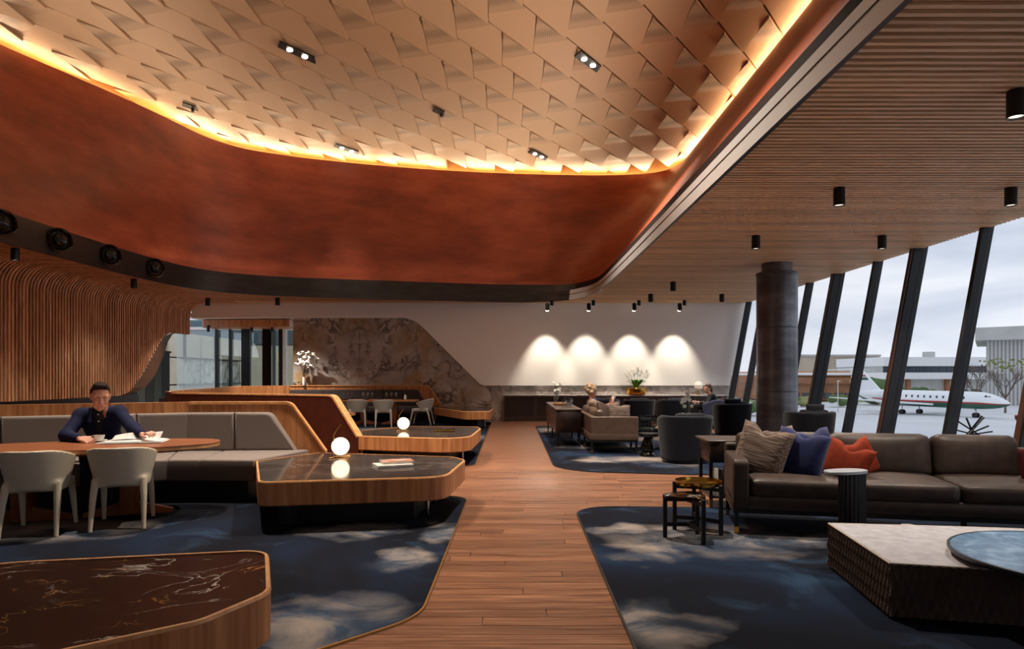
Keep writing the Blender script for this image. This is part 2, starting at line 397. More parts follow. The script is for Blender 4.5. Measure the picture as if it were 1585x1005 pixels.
# ---- revolved and swept shapes
def lathe(name, m, prof, seg=24, parent=None, loc=(0, 0, 0), smooth=40, sx=1.0, sy=1.0, rot=(0, 0, 0)):
    v = []; f = []
    for r, z in prof:
        for k in range(seg):
            a = 2*PI*k/seg; v.append((r*sx*math.cos(a), r*sy*math.sin(a), z))
    for i in range(len(prof)-1):
        for k in range(seg):
            f.append((i*seg+k, i*seg+(k+1) % seg, (i+1)*seg+(k+1) % seg, (i+1)*seg+k))
    f.append(tuple(range(seg))[::-1]); f.append(tuple((len(prof)-1)*seg+k for k in range(seg)))
    return mk(name, v, f, m, parent, smooth, loc, rot)
def tube_data(path, rad, seg=8):
    path = [Vector(p) for p in path]; n = len(path)
    rr = rad if isinstance(rad, (list, tuple)) else [rad]*n
    v = []; f = []; prev = None
    for i, p in enumerate(path):
        t = (path[min(i+1, n-1)]-path[max(i-1, 0)]).normalized()
        if prev is None:
            a = Vector((0, 0, 1)) if abs(t.z) < .9 else Vector((1, 0, 0)); x = t.cross(a).normalized()
        else:
            x = (prev-t*prev.dot(t)).normalized()
        prev = x; y = t.cross(x)
        for k in range(seg):
            a = 2*PI*k/seg; v.append(p+x*(rr[i]*math.cos(a))+y*(rr[i]*math.sin(a)))
    for i in range(n-1):
        for k in range(seg):
            f.append((i*seg+k, i*seg+(k+1) % seg, (i+1)*seg+(k+1) % seg, (i+1)*seg+k))
    f.append(tuple(range(seg))[::-1]); f.append(tuple((n-1)*seg+k for k in range(seg)))
    return v, f
def tube(name, m, path, rad, seg=8, parent=None, loc=(0, 0, 0), rot=(0, 0, 0)):
    v, f = tube_data(path, rad, seg); return mk(name, v, f, m, parent, 50, loc, rot)
def bar(name, m, a, b, w_, h, parent=None, bev=0.0):
    """straight rectangular bar from a to b"""
    a = Vector(a); b = Vector(b); d = b-a
    o = rbox(name, m, (a+b)/2, (w_, h, d.length), bev, 1, parent)
    o.rotation_euler = d.to_track_quat('Z', 'Y').to_euler(); return o
def joinmesh(parts):
    v = []; f = []
    for a, b in parts:
        n = len(v); v += list(a); f += [tuple(i+n for i in q) for q in b]
    return v, f
# ---- cushions
def puff_data(w_, d, h, edge=.05, crown=.03, n=14):
    bm = bmesh.new(); bmesh.ops.create_cube(bm, size=2.0)
    bmesh.ops.subdivide_edges(bm, edges=list(bm.edges), cuts=n, use_grid_fill=True)
    hx, hy, hz = w_/2, d/2, h/2; e = min(edge, hz*.95)
    for v in bm.verts:
        x, y, z = v.co
        p = Vector((x*hx, y*hy, z*hz)); q = Vector((max(-hx+e, min(hx-e, p.x)), max(-hy+e, min(hy-e, p.y)), max(-hz+e, min(hz-e, p.z))))
        dv = p-q
        if dv.length > 1e-6: p = q+dv.normalized()*e
        cr = crown*(1-x*x)*(1-y*y)
        p.z += cr*(1 if z > 0 else -.3)*min(1, abs(z)*1.0)
        v.co = p
    return bm
def puff(name, m, c, s, edge=.05, crown=.03, parent=None, rot=(0, 0, 0), n=10):
    return bm_obj(name, puff_data(s[0], s[1], s[2], edge, crown, n), m, parent, True, c, rot)
def pillow(name, m, w_, h, t, parent=None, loc=(0, 0, 0), rot=(0, 0, 0), n=16, dent=.0):
    """throw pillow standing in the xz plane, t thick, corners drawn out, dent presses the top edge in"""
    v = []; f = []
    for side in (1, -1):
        for j in range(n+1):
            for i in range(n+1):
                u = i/n*2-1; q = j/n*2-1
                th = t/2*((1-u**4)*(1-q**4))**.55*(1-.15*abs(u*q))
                pin = 1-.045*(1-u*u)*abs(q)**3
                pin2 = 1-.045*(1-q*q)*abs(u)**3
                z = q*h/2*pin
                if q > 0: z -= dent*(math.exp(-(u/.38)**2)-.15*abs(u)**6)*q*q
                rr_ = max(0.0, abs(u)+abs(q)-1.55); z -= math.copysign(rr_*h*.10, q)
                v.append((u*w_/2*pin2, side*th, z))
    N = (n+1)**2
    for s in (0, 1):
        for j in range(n):
            for i in range(n):
                a = s*N+j*(n+1)+i; q = (a, a+1, a+n+2, a+n+1)
                f.append(q[::-1] if s == 0 else q)
    o = mk(name, v, f, m, parent, False, loc, rot)
    bm = bmesh.new(); bm.from_mesh(o.data); bmesh.ops.remove_doubles(bm, verts=bm.verts, dist=1e-4); bm.to_mesh(o.data); bm.free()
    smoothen(o.data); return o
# ---- distance-field surfaces (people, chairs)
def smin(a, b, k):
    h = np.clip(.5+.5*(b-a)/k, 0, 1); return b+(a-b)*h-k*h*(1-h)
def d_cap(P, a, b, ra, rb):
    a = np.array(a, float); b = np.array(b, float); ab = b-a
    t = np.clip(((P-a)@ab)/max(ab@ab, 1e-9), 0, 1)
    return np.linalg.norm(P-(a+t[..., None]*ab), axis=-1)-(ra+t*(rb-ra))
def d_ell(P, c, r, R=None):
    q = P-np.array(c, float)
    if R is not None: q = q@np.array(R)
    r = np.array(r, float); k0 = np.linalg.norm(q/r, axis=-1); k1 = np.linalg.norm(q/(r*r), axis=-1)
    return k0*(k0-1)/np.maximum(k1, 1e-6)
def nets(fn, lo, hi, res):
    lo = np.array(lo, float); hi = np.array(hi, float)
    n = np.maximum(3, np.ceil((hi-lo)/res).astype(int)+1)
    ax = [lo[i]+np.arange(n[i])*res for i in range(3)]
    P = np.stack(np.meshgrid(*ax, indexing='ij'), -1)
    V = fn(P.reshape(-1, 3)).reshape(n)
    S = V < 0; c = n-1
    cs = lambda A, o: A[o[0]:o[0]+c[0], o[1]:o[1]+c[1], o[2]:o[2]+c[2]]
    offs = [(i, j, k) for i in (0, 1) for j in (0, 1) for k in (0, 1)]
    pos = np.zeros(tuple(c)+(3,)); cnt = np.zeros(tuple(c))
    for o in offs:
        for a in range(3):
            if o[a] == 0:
                o2 = list(o); o2[a] = 1
                va = cs(V, o); vb = cs(V, o2); mk_ = (va < 0) != (vb < 0)
                t = np.where(mk_, va/np.where(mk_, va-vb, 1), 0)
                for d in range(3):
                    pos[..., d] += mk_*(o[d]+(t if d == a else 0))
                cnt += mk_
    idx = -np.ones(tuple(c), int); act = cnt > 0; idx[act] = np.arange(act.sum())
    I = np.argwhere(act); verts = lo+(I+pos[act]/cnt[act][:, None])*res
    faces = []
    for a in range(3):
        b, d = (a+1) % 3, (a+2) % 3
        sl0 = [slice(None)]*3; sl1 = [slice(None)]*3; sl0[a] = slice(0, -1); sl1[a] = slice(1, None)
        ch = S[tuple(sl0)] != S[tuple(sl1)]
        E = np.argwhere(ch); E = E[(E[:, b] > 0) & (E[:, d] > 0) & (E[:, b] < c[b]) & (E[:, d] < c[d])]
        ins = S[tuple(sl0)][tuple(E.T)]
        def q(db, dd):
            e = E.copy(); e[:, b] += db; e[:, d] += dd; return idx[tuple(e.T)]
        Q = np.stack([q(-1, -1), q(0, -1), q(0, 0), q(-1, 0)], 1)
        Q[~ins] = Q[~ins][:, ::-1]; faces.append(Q)
    return verts, np.concatenate(faces)
def field(prims, k=.03):
    """smooth union of ('cap',a,b,ra,rb) and ('ell',c,r[,R])"""
    def fn(P):
        d = None
        for p in prims:
            e = d_cap(P, *p[1:]) if p[0] == 'cap' else d_ell(P, *p[1:])
            d = e if d is None else smin(d, e, k)
        return d
    return fn
def bounds(prims, pad=.03):
    lo = np.full(3, 1e9); hi = -lo
    for p in prims:
        if p[0] == 'cap':
            for q, r in ((p[1], p[3]), (p[2], p[4])): lo = np.minimum(lo, np.array(q)-r); hi = np.maximum(hi, np.array(q)+r)
        else:
            r = max(p[2]); lo = np.minimum(lo, np.array(p[1])-r); hi = np.maximum(hi, np.array(p[1])+r)
    return lo-pad, hi+pad
def blob(name, m, prims, res, k=.03, parent=None, cut=None, loc=(0, 0, 0), rot=(0, 0, 0)):
    f0 = field(prims, k); fn = f0 if cut is None else (lambda P: np.maximum(f0(P), cut(P)))
    v, f = nets(fn, *bounds(prims), res); return mk(name, v, f, m, parent, True, loc, rot)
def spline(pts, per=10, closed=True):
    n = len(pts); out = []
    for i in range(n if closed else n-1):
        p = [np.array(pts[(i+k) % n if closed else min(max(i+k, 0), n-1)], float) for k in (-1, 0, 1, 2)]
        # centripetal-ish Catmull-Rom (uniform, gentle tension)
        for s in range(per):
            t = s/per
            out.append(tuple(.5*(2*p[1]+(p[2]-p[0])*t+(2*p[0]-5*p[1]+4*p[2]-p[3])*t*t+(3*p[1]-p[0]-3*p[2]+p[3])*t**3)))
    if not closed: out.append(tuple(pts[-1]))
    return out
# ================================================================== STRUCTURE
CEIL = 3.72; WALLY = 21.7; TOPZ = 7.68
# ---- floor with planks
floor = rbox('floor', 'floor', (-2.2, 9.3, -.165), (19.6, 25.2, .3))
struct(floor, 'timber board floor running across the whole lounge', 'floor')
PW = .135; far_v = []; far_f = []
plank_mesh = {}
def plank_data(L):
    bm = bmesh.new(); bmesh.ops.create_cube(bm, size=1.0)
    for v in bm.verts: v.co = Vector((v.co.x*(L-.004), v.co.y*(PW-.004), v.co.z*.02))
    ee = [e for e in bm.edges if e.verts[0].co.z > 0 and e.verts[1].co.z > 0]
    bmesh.ops.bevel(bm, geom=ee, offset=.002, segments=1, affect='EDGES')
    me = bpy.data.meshes.new('plank'); bm.to_mesh(me); bm.free(); me.materials.append(MT['plank']); return me
for L in (1.2, 1.8, 2.4): plank_mesh[L] = plank_data(L)
row = 0; y = 2.6; n_pl = 0
rp = random.Random(3)
while y < 21.7:
    x = -3.3-rp.random()*1.5; xe = 3.4 if y < 11 else 1.6
    if y > 11: x += 1.4
    while x < xe:
        L = rp.choice((1.2, 1.8, 2.4, 2.4))
        if n_pl < 298:
            o = bpy.data.objects.new('plank', plank_mesh[L]); o.location = (x+L/2+15-0.0-15, y, -.01); link(o, None); o.parent = floor
            o.matrix_parent_inverse = Matrix.Translation((2.2, -9.3, .165)); n_pl += 1
        else:
            a = x+.002; b = x+L-.002; c = y-PW/2+.002; d = y+PW/2-.002; k = len(far_v)
            far_v += [(a, c, -.02), (b, c, -.02), (b, d, -.02), (a, d, -.02), (a, c, 0), (b, c, 0), (b, d, 0), (a, d, 0)]
            far_f += [(k+4, k+5, k+6, k+7), (k, k+1, k+5, k+4), (k+1, k+2, k+6, k+5), (k+2, k+3, k+7, k+6), (k+3, k, k+4, k+7)]
        x += L
    y += PW
fp = mk('far_planks', far_v, far_f, 'plank', floor); fp.matrix_parent_inverse = Matrix.Translation((2.2, -9.3, .165)); tag(fp, kind='stuff')

# ---- rugs
def rug(pts, r, m, label, edge):
    p = fillet(pts, r, 10); if_ = area2(p)
    o = empty('rug', (0, 0, 0), 0, label, 'rug')
    prism('pile', m, inset(p, .012), -.012, .011, o)
    a = p if area2(p) > 0 else p[::-1]; b = inset(a, .014); n = len(a)
    v = [(q[0], q[1], .0) for q in a]+[(q[0], q[1], .0125) for q in a]+[(q[0], q[1], .0125) for q in b]
    f = [(i, (i+1) % n, n+(i+1) % n, n+i) for i in range(n)]+[(n+i, n+(i+1) % n, 2*n+(i+1) % n, 2*n+i) for i in range(n)]
    mk('edge_binding', v, f, edge, o); return o
rug([(-.5, 8.05), (-.53, 4.0), (-1.15, 3.35), (-2.9, 2.7), (-9.5, 2.0), (-9.8, 8.2)], [.35, .55, .8, .1, .1, .1], 'rug', 'navy cloud-patterned rug under the bench booth and stone ledges', 'brass_dull')
rug([(.66, 7.42), (.62, 2.2), (6.2, 2.2), (6.4, 7.1), (2.2, 7.3)], [.45, .2, .2, .2, 0], 'rug2', 'navy cloud-patterned rug under the long sofa and pleated ottoman', 'black')
rug([(.65, 19.2), (.645, 10.15), (2.6, 9.75), (4.95, 9.7), (4.95, 19.2)], [.25, .9, .3, .2, .2], 'rug3', 'blue cloud-patterned rug under the tub chairs and leather sofa', 'black')
rug([(-.62, 20.9), (-.58, 10.55), (-6.2, 10.9), (-7.5, 20.9)], [.2, .4, .3, .2], 'rug4', 'navy cloud-patterned rug under the dining booth by the marble wall', 'brass_dull')

MT['band_sheen'] = plain('painted_steel_sheen', 'b4b3b3', .4, metal=.3)
# ---- the raised void: outline of its bottom rim and of its top rim, point for point
PAIRS = [((2.37, -2), (5.0, -2)), ((2.37, 8), (5.0, 8)), ((2.37, 17.2), (5.0, 18.4)), ((2.3, 19.3), (5.0, 20.4)), ((1.5, 20.9), (4.3, 21.2)),
         ((-.25, 21.15), (2.2, 21.35)), ((-2.75, 20.45), (-1.2, 21.0)), ((-4.9, 19.9), (-3.9, 20.35)), ((-6.9, 19.35), (-6.2, 19.55)), ((-8.3, 18.2), (-7.9, 18.5)),
         ((-8.66, 16.0), (-8.5, 16.0)), ((-8.66, 13.6), (-9.25, 14.0)), ((-8.66, 11.0), (-9.9, 12.3)), ((-8.66, 5), (-10.4, 6)), ((-8.66, -2), (-10.4, -2))]
ring = np.array([a+b for a, b in PAIRS], float)
for _ in range(4):
    q = .75*ring+.25*np.roll(ring, -1, 0); r_ = .25*ring+.75*np.roll(ring, -1, 0)
    ring = np.stack([q, r_], 1).reshape(-1, 4)
RB = [tuple(p[:2]) for p in ring]; RT = [tuple(p[2:]) for p in ring]; NR = len(RB)
def crossx(poly, y):
    xs = []
    for i in range(len(poly)):
        (x0, y0), (x1, y1) = poly[i-1], poly[i]
        if (y0-y)*(y1-y) < 0: xs.append(x0+(x1-x0)*(y-y0)/(y1-y0))
    return sorted(xs)
def ring_mesh(name, m, rings, parent=None, smooth=50, closed=True):
    n = len(rings[0]); v = [p for r in rings for p in r]; f = []
    for k in range(len(rings)-1):
        for i in range(n): f.append((k*n+i, k*n+(i+1) % n, (k+1)*n+(i+1) % n, (k+1)*n+i))
    return mk(name, v, f, m, parent, smooth)
def dz(x): s_ = max(0.0, min(1.0, (x-.3)/2.0)); return -.08*s_*s_*(3-2*s_)
def lerp_ring(t, z, drop=False): return [(b[0]+(a[0]-b[0])*t, b[1]+(a[1]-b[1])*t, z+(dz(b[0]) if drop else 0)) for a, b in zip(RT, RB)]
inB = inset(RB, 0.0)
BANDZ = 4.24
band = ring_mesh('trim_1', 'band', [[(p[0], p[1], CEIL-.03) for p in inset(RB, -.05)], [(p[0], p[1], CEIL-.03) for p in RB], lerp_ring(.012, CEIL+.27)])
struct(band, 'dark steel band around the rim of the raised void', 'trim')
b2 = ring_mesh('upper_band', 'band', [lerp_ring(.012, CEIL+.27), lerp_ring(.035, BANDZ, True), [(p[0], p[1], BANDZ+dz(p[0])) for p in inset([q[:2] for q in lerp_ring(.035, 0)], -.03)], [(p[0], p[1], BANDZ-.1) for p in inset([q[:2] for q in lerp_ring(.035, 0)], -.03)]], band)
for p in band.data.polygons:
    if p.center.x > 1.7: p.material_index = 1  # paler faces paint in the steel's grazing reflection along this side
    if abs(p.normal.z) > .9: p.material_index = 2  # underside painted black for the shadow line below the band
band.data.materials.append(MT['band_sheen']); band.data.materials.append(MT['black'])
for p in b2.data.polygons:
    if p.center.x > 1.9: p.material_index = 1  # darker faces paint in the dark reflection on this side
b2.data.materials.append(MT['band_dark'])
RCO = inset([q[:2] for q in lerp_ring(.035, 0)], -.13)
ch_ = ring_mesh('fill_lamp_ledge', 'band', [[(p[0], p[1], BANDZ-.1) for p in inset([q[:2] for q in lerp_ring(.035, 0)], -.03)], [(p[0], p[1], BANDZ-.1) for p in RCO]], band)  # added ledge, hidden from below, for the fill lamps
RIM_FILL_W = 570.0; nu_ = 52; um = inset([q[:2] for q in lerp_ring(.035, 0)], -.08)  # added unseen lamps around the rim, brightening the tiles and room
tot = sum((Vector(um[i])-Vector(um[i-1])).length for i in range(NR))
for k in range(nu_):
    p = Vector(um[int(NR*k/nu_)]); q = Vector(um[int(NR*(k+1)/nu_) % NR]); d = q-p
    l = bpy.data.lights.new('rim_fill_lamp', 'AREA'); l.shape = 'RECTANGLE'; l.size = d.length*.97; l.size_y = .05; l.energy = RIM_FILL_W*d.length/tot; l.color = (1, .87, .72)
    b = bpy.data.objects.new('rim_fill_lamp', l); b.location = ((p.x+q.x)/2, (p.y+q.y)/2, BANDZ-.05); nn = Vector((-d.y, d.x)).normalized()*(1 if area2(RB) > 0 else -1)
    zax = -Vector((nn.x*.85, nn.y*.85, 1)).normalized(); xax = Vector((d.x, d.y, 0)).normalized(); b.rotation_euler = Matrix((xax, zax.cross(xax), zax)).transposed().to_euler(); l.spread = 2.0; link(b, band)
copper = ring_mesh('wall_drum', 'copper', [[(p[0], p[1], BANDZ-.105) for p in RCO], [(p[0], p[1], BANDZ) for p in RCO]]+[[(p[0]+(q[0]-p[0])*k/8, p[1]+(q[1]-p[1])*k/8, BANDZ+(TOPZ-BANDZ)*k/8) for p, q in zip(RCO, RT)] for k in range(1, 9)]+[[(p[0], p[1], TOPZ) for p in inset(RT, -.03)]])
struct(copper, 'curved copper-red plaster drum wall rising to the raised ceiling', 'wall')
cove = ring_mesh('trim_2', 'tile', [[(p[0], p[1], TOPZ-.005) for p in inset(RT, -.02)], [(p[0], p[1], TOPZ-.005) for p in inset(RT, -.42)], [(p[0], p[1], 8.4) for p in inset(RT, -.42)]])
struct(cove, 'pale cove ledge behind the top edge of the copper drum', 'trim')
led = ring_mesh('led_strip', 'led', [[(p[0], p[1], TOPZ+d) for p in inset(RT, -o_)] for o_, d in ((.20, .02), (.20, .05), (.24, .05), (.24, .02), (.20, .02))], cove)
tag(led, 'warm glowing LED strip')
COVE_W = 26.0  # area lamps added in the cove to strengthen the strip's glow
nc_ = 18
for k in range(nc_):
    i = int(NR*k/nc_); i2 = int(NR*(k+1)/nc_) % NR
    oo = inset(RT, -.20); p = Vector(oo[i]); q = Vector(oo[i2]); d = q-p
    if (p.y < 0 and q.y < 0): continue
    l = bpy.data.lights.new('cove_fill_lamp', 'AREA'); l.shape = 'RECTANGLE'; l.size = d.length*.95; l.size_y = .05; l.energy = COVE_W*d.length/4; l.color = (1, .80, .56)
    b = bpy.data.objects.new('cove_fill_lamp', l); mid = (p+q)/2; nn = Vector((-d.y, d.x)).normalized(); nn = nn if area2(RT) > 0 else -nn
    b.location = (mid.x, mid.y, TOPZ+.02)
    zax = -(Vector((nn.x, nn.y, .45)).normalized()); xax = Vector((d.x, d.y, 0)).normalized(); yax = zax.cross(xax)
    b.rotation_euler = Matrix((xax, yax, zax)).transposed().to_euler(); link(b, cove)
roof = prism('raised_ceiling', 'slat_dark', inset(RT, -.42), 8.38, 8.45)
struct(roof, 'raised ceiling of overlapping folded bronze tiles', 'ceiling')
# tiles: rows of folded lozenges
TU, TV, TW, TA, TZ = Vector((.84, 1.14)), Vector((-.03, 1.33)), Vector((.222, 1.72)), Vector((-1.015, 11.67)), 7.82
def tile_mesh():
    g_ = .988; cen = (TU+TV)/2
    def pt(a, b, z): q = (TU*a+TV*b-cen)*g_; return (q.x, q.y, z)
    hh = lambda a, b: .06-.042*(a/.78+b/.82-1)
    lo = [pt(0, 0, .0), pt(.78, 0, .06), pt(1, 0, hh(1, 0)), pt(1, 1, hh(1, 1)), pt(0, 1, hh(0, 1)), pt(0, .82, .06)]
    v = lo+[(p[0], p[1], max(p[2], 0)+.2) for p in lo]
    f = [(0, 1, 5), (1, 2, 3, 4, 5)]+[((i+1) % 6, i, 6+i, 6+(i+1) % 6) for i in range(6)]
    f = [f[0][::-1], f[1][::-1]]+f[2:]
    me = bpy.data.meshes.new('tile'); me.from_pydata(v, [], f); me.materials.append(MT['tile']); me.materials.append(MT['tile_perf'])
    me.polygons[0].material_index = 1; me.update(); return me
m_, t_, b_ = newmat('perforated_tile'); vo = t_.add('ShaderNodeTexVoronoi', i_Scale=28.0, feature='F1')
vo.inputs['Randomness'].default_value = 0.0
t_.l.new(t_.add('ShaderNodeTexCoord').outputs['Object'], vo.inputs['Vector'])
t_.put(t_.ramp(vo.outputs['Distance'], [(.28, lin('3f2e22')), (.40, lin('ab8a6a'))]), b_.inputs['Base Color']); b_.inputs['Roughness'].default_value = .5
MT['tile_perf'] = m_
tm = tile_mesh(); RTo = inset(RT, -.34)
def inside(p, poly):
    c = False
    for i in range(len(poly)):
        (x0, y0), (x1, y1) = poly[i-1], poly[i]
        if (y0 > p[1]) != (y1 > p[1]) and p[0] < (x1-x0)*(p[1]-y0)/(y1-y0)+x0: c = not c
    return c
n_t = 0
for j in range(-16, 16):
    for i in range(-26, 27):
        a = TA+TU*i+TW*j; c = a+(TU+TV)/2
        if c.y < 8.2: continue
        if inside(c, RTo) or sum(inside(q, RTo) for q in (a, a+TU, a+TV, a+TU+TV)) >= 2:
            o = bpy.data.objects.new('tile', tm); o.location = (c.x, c.y, TZ); link(o, roof); n_t += 1
# ---- slatted ceiling
OUT = [(-10.35, -2.2), (7.48, -2.2), (7.48, 21.8), (-10.35, 21.8)]
def to_rect(p):
    cx, cy = -3.0, 9.5; dx, dy = p[0]-cx, p[1]-cy; t = 1e9
    for lim, d, c in ((7.48, dx, cx), (-10.35, dx, cx)):
        if abs(d) > 1e-6 and (lim-c)/d > 0: t = min(t, (lim-c)/d)
    for lim, d, c in ((21.8, dy, cy), (-2.2, dy, cy)):
        if abs(d) > 1e-6 and (lim-c)/d > 0: t = min(t, (lim-c)/d)
    return (cx+dx*t, cy+dy*t, CEIL+.15)
ce_in = [(p[0], p[1], CEIL+.15) for p in inset(RB, -.01)]
ceiling = ring_mesh('ceiling', 'slat_dark', [ce_in, [to_rect(p) for p in RB]], None, False)
struct(ceiling, 'low timber-slatted ceiling around the raised void', 'ceiling')
SW, SD, SD2 = .043, .055, .1
y = 3.3; sp = .0955
while y < 21.62:
    xs = crossx(inset(RB, -.03), y); x0 = xs[-1] if xs else -8.6
    x1 = 7.42
    o = rbox('slat', 'slat', ((x0+x1)/2, y, CEIL+SD2/2), (x1-x0, SW, SD2), 0, 1, ceiling)
    y += sp
# ---- left wall: slats that bend down from the ceiling, cut by a flowing opening
LX = -10.2; BEND = .5
ZB = [(0, .9), (17.7, .9), (18.2, 1.0), (18.7, 1.36), (19.2, 1.85), (19.64, 2.3), (20.0, 2.58), (20.4, 2.72), (22.5, 2.74)]
def zb(y):
    for (a, b), (c, d) in zip(ZB, ZB[1:]):
        if a <= y <= c: return b+(d-b)*(y-a)/(c-a)
    return 2.7
wv = []; wf = []; ys = [-2.0, 5, 10, 14]+[16+.2*k for k in range(30)]
for i, yy in enumerate(ys):
    wv += [(LX-.14, yy, zb(yy)), (LX-.14, yy, CEIL+.2)]
    if i: wf.append((2*i-2, 2*i, 2*i+1, 2*i-1))
wall_left = mk('wall_left', wv, wf, 'slat_dark')
struct(wall_left, 'slatted timber side wall curving over into the ceiling', 'wall')
def left_slat(y):
    xs = crossx(inset(RB, -.03), y); xe = xs[0] if xs else -8.6
    path = [(LX, zb(y)), (LX, CEIL-BEND+SD*.5)]
    for k in range(1, 9):
        a = PI/2*k/8; path.append((LX+BEND*(1-math.cos(a)), CEIL-BEND+SD*.5+BEND*math.sin(a)))
    path.append((xe, CEIL+SD*.5)); v = []; f = []; n = len(path)
    for i, (x, z) in enumerate(path):
        p0 = path[max(0, i-1)]; p1 = path[min(n-1, i+1)]; d = Vector((p1[0]-p0[0], p1[1]-p0[1])).normalized(); nx, nz = d.y, -d.x
        for s, h in ((-1, -1), (1, -1), (1, 1), (-1, 1)): v.append((x+nx*h*SD/2, y+s*SW/2, z+nz*h*SD/2))
    for i in range(n-1):
        for k in range(4): f.append((4*i+k, 4*i+(k+1) % 4, 4*i+4+(k+1) % 4, 4*i+4+k))
    f.append((0, 1, 2, 3)); f.append((4*n-1, 4*n-2, 4*n-3, 4*n-4))
    return mk('slat', v, f, 'slat_wall', wall_left)
MT['slat_wall'] = varied('wall_slat_timber', [(.3, 'ae7852'), (.5, 'cb9870'), (.75, 'e2b892')], (6, 6, 1.0), 2.0, 4, .5, rand=.22, spec=.35)
y = 9.6
while y < 21.6:
    left_slat(y); y += .103
# splayed reveal of the opening
rv = []; rf = []; k = 0
OC = [(17.2, .88), (18.3, .9), (19.0, .98), (19.5, 1.12), (19.9, 1.36), (20.25, 1.7), (20.55, 2.1), (20.8, 2.5), (21.05, 2.72), (21.4, 2.82), (21.7, 2.84)]
IC = [(17.2, .89), (17.7, .9), (18.1, .97), (18.4, 1.12), (18.7, 1.36), (18.97, 1.62), (19.25, 1.9), (19.64, 2.3), (20.0, 2.58), (20.5, 2.73), (21.7, 2.74)]
for (y1, z1), (y0, z0) in zip(OC, IC): rv += [(LX+.01, y0, z0-.01), (LX-.32, y1+.1, z1-.02)]
for i in range(len(OC)-1): rf.append((2*i, 2*i+1, 2*i+3, 2*i+2))
MT['bronze_reveal'] = plain('bronze_reveal', '4a2806', .5)
MT['led_soft'] = MT['brass_dull']
mk('reveal', rv, rf, 'bronze_reveal', wall_left, 40)
dado = rbox('baseboard_left', 'black', (LX-.12, 8.6, .452), (.1, 20.4, .9)); struct(dado, 'dark low wall under the slatted side wall', 'baseboard')
# ---- far wall
def bw(px, py): q = at(px, py, WALLY); return (q[0], q[2])
def xz_prism(name, m, pts, y0, y1, parent=None):
    if area2(pts) > 0: pts = pts[::-1]
    n = len(pts); v = [(x, y0, z) for x, z in pts]+[(x, y1, z) for x, z in pts]
    f = [tuple(range(n))[::-1], tuple(range(n, 2*n))]+[(i, (i+1) % n, n+(i+1) % n, n+i) for i in range(n)]
    f = [q[::-1] for q in f]
    return mk(name, v, f, m, parent)
wp = [bw(298, 466), bw(1160, 466), bw(1128, 597), bw(745, 597), bw(640, 492.5), bw(298, 492.5)]
wp[0] = (wp[0][0], 3.85); wp[1] = (wp[1][0]+.05, 3.85)
wall_back = xz_prism('wall_back', 'white', fillet(wp, [0, 0, 0, .3, .9, 0], 10), WALLY-.05, WALLY+.1)
struct(wall_back, 'white end wall with a sloping lower edge, washed by spotlights', 'wall')
rbox('backing', 'black', ((bw(453, 0)[0]+bw(1131, 0)[0])/2, WALLY+.2, 1.6), (bw(1131, 0)[0]-bw(453, 0)[0], .1, 3.3), 0, 1, wall_back)
xm = bw(453, 0)[0]
for a, b in ((453, 556), (556, 645), (645, 760)):
    xa, xb = bw(a, 0)[0]+.004, bw(b, 0)[0]-.004
    xz_prism('marble_slab', 'marble', [(xa, 0), (xb, 0), (xb, 3.3), (xa, 3.3)], WALLY+.02, WALLY+.12, wall_back)
for a, b in ((760, 850), (850, 940), (940, 1035), (1035, 1131)):
    xa, xb = bw(a, 0)[0]+.004, bw(b, 0)[0]-.004
    xz_prism('marble_slab', 'pale_marble', [(xa, .0), (xb, .0), (xb, 1.2), (xa, 1.2)], WALLY+.02, WALLY+.12, wall_back)
wall_rear = rbox('wall_rear', 'white', (-1.4, -2.6, 1.9), (18.5, .2, 3.9)); struct(wall_rear, 'pale rear wall of the lounge behind the viewer', 'wall')
# ---- window wall leaning outwards
win = empty('window_1', (0, 0, 0)); struct(win, 'tall leaning glazed wall with dark steel fins over the airfield', 'window')
def wx(z): return 6.69+.183*z
MY = [-.5, 1.1, 2.7, 4.3, 5.9, 7.45, 9.0, 10.6, 12.34, 13.75, 15.4, 16.9, 18.4, 19.9, 21.25]
for i, my in enumerate(MY):
    wide = my in (9.0, 12.34, 15.4)
    dx, dy = (.24, .10) if wide else (.17, .09)
    def fin(name, m, x0, x1, y0, y1):
        v = []
        for z in (0, CEIL+.06):
            for a, b in ((x0, y0), (x1, y0), (x1, y1), (x0, y1)): v.append((wx(z)+a, b, z))
        return mk(name, v, [(3, 2, 1, 0), (4, 5, 6, 7), (0, 1, 5, 4), (1, 2, 6, 5), (2, 3, 7, 6), (3, 0, 4, 7)], m, win)
    fin('mullion', 'mullion', -dx/2, dx/2, my-dy/2, my+dy/2)
    if wide: fin('fin_edge', 'mullion_brown', -dx/2-.035, -dx/2, my-.03, my+dy/2)
    if i:
        y0, y1 = MY[i-1]+.05, my-.05
        v = []
        for z in (.1, CEIL+.02):
            for a, b in ((.02, y0), (.02, y1), (.035, y1), (.035, y0)): v.append((wx(z)+a, b, z))
        mk('pane', v, [(3, 2, 1, 0), (4, 5, 6, 7), (0, 1, 5, 4), (1, 2, 6, 5), (2, 3, 7, 6), (3, 0, 4, 7)], 'glass', win)
rbox('sill', 'mullion', (6.72, 10.5, .05), (.3, 22.2, .1), 0, 1, win)
# ---- steel column
COLX, COLY = 5.43, 14.0
col = empty('column', (COLX, COLY, 0)); struct(col, 'round dark rolled-steel column with a narrower neck at the ceiling', 'column')
zs = [0, 1.1, 2.4, 3.50]
for a, b in zip(zs, zs[1:]):
    lathe('steel_drum', 'steel', [(.392, a+.0), (.4, a+.008), (.4, b-.008), (.392, b)], 48, col)
lathe('neck', 'steel', [(.3, 3.49), (.3, 3.75)], 40, col)
lathe('collar', 'steel', [(.395, 3.47), (.412, 3.48), (.412, 3.52), (.395, 3.53)], 48, col)
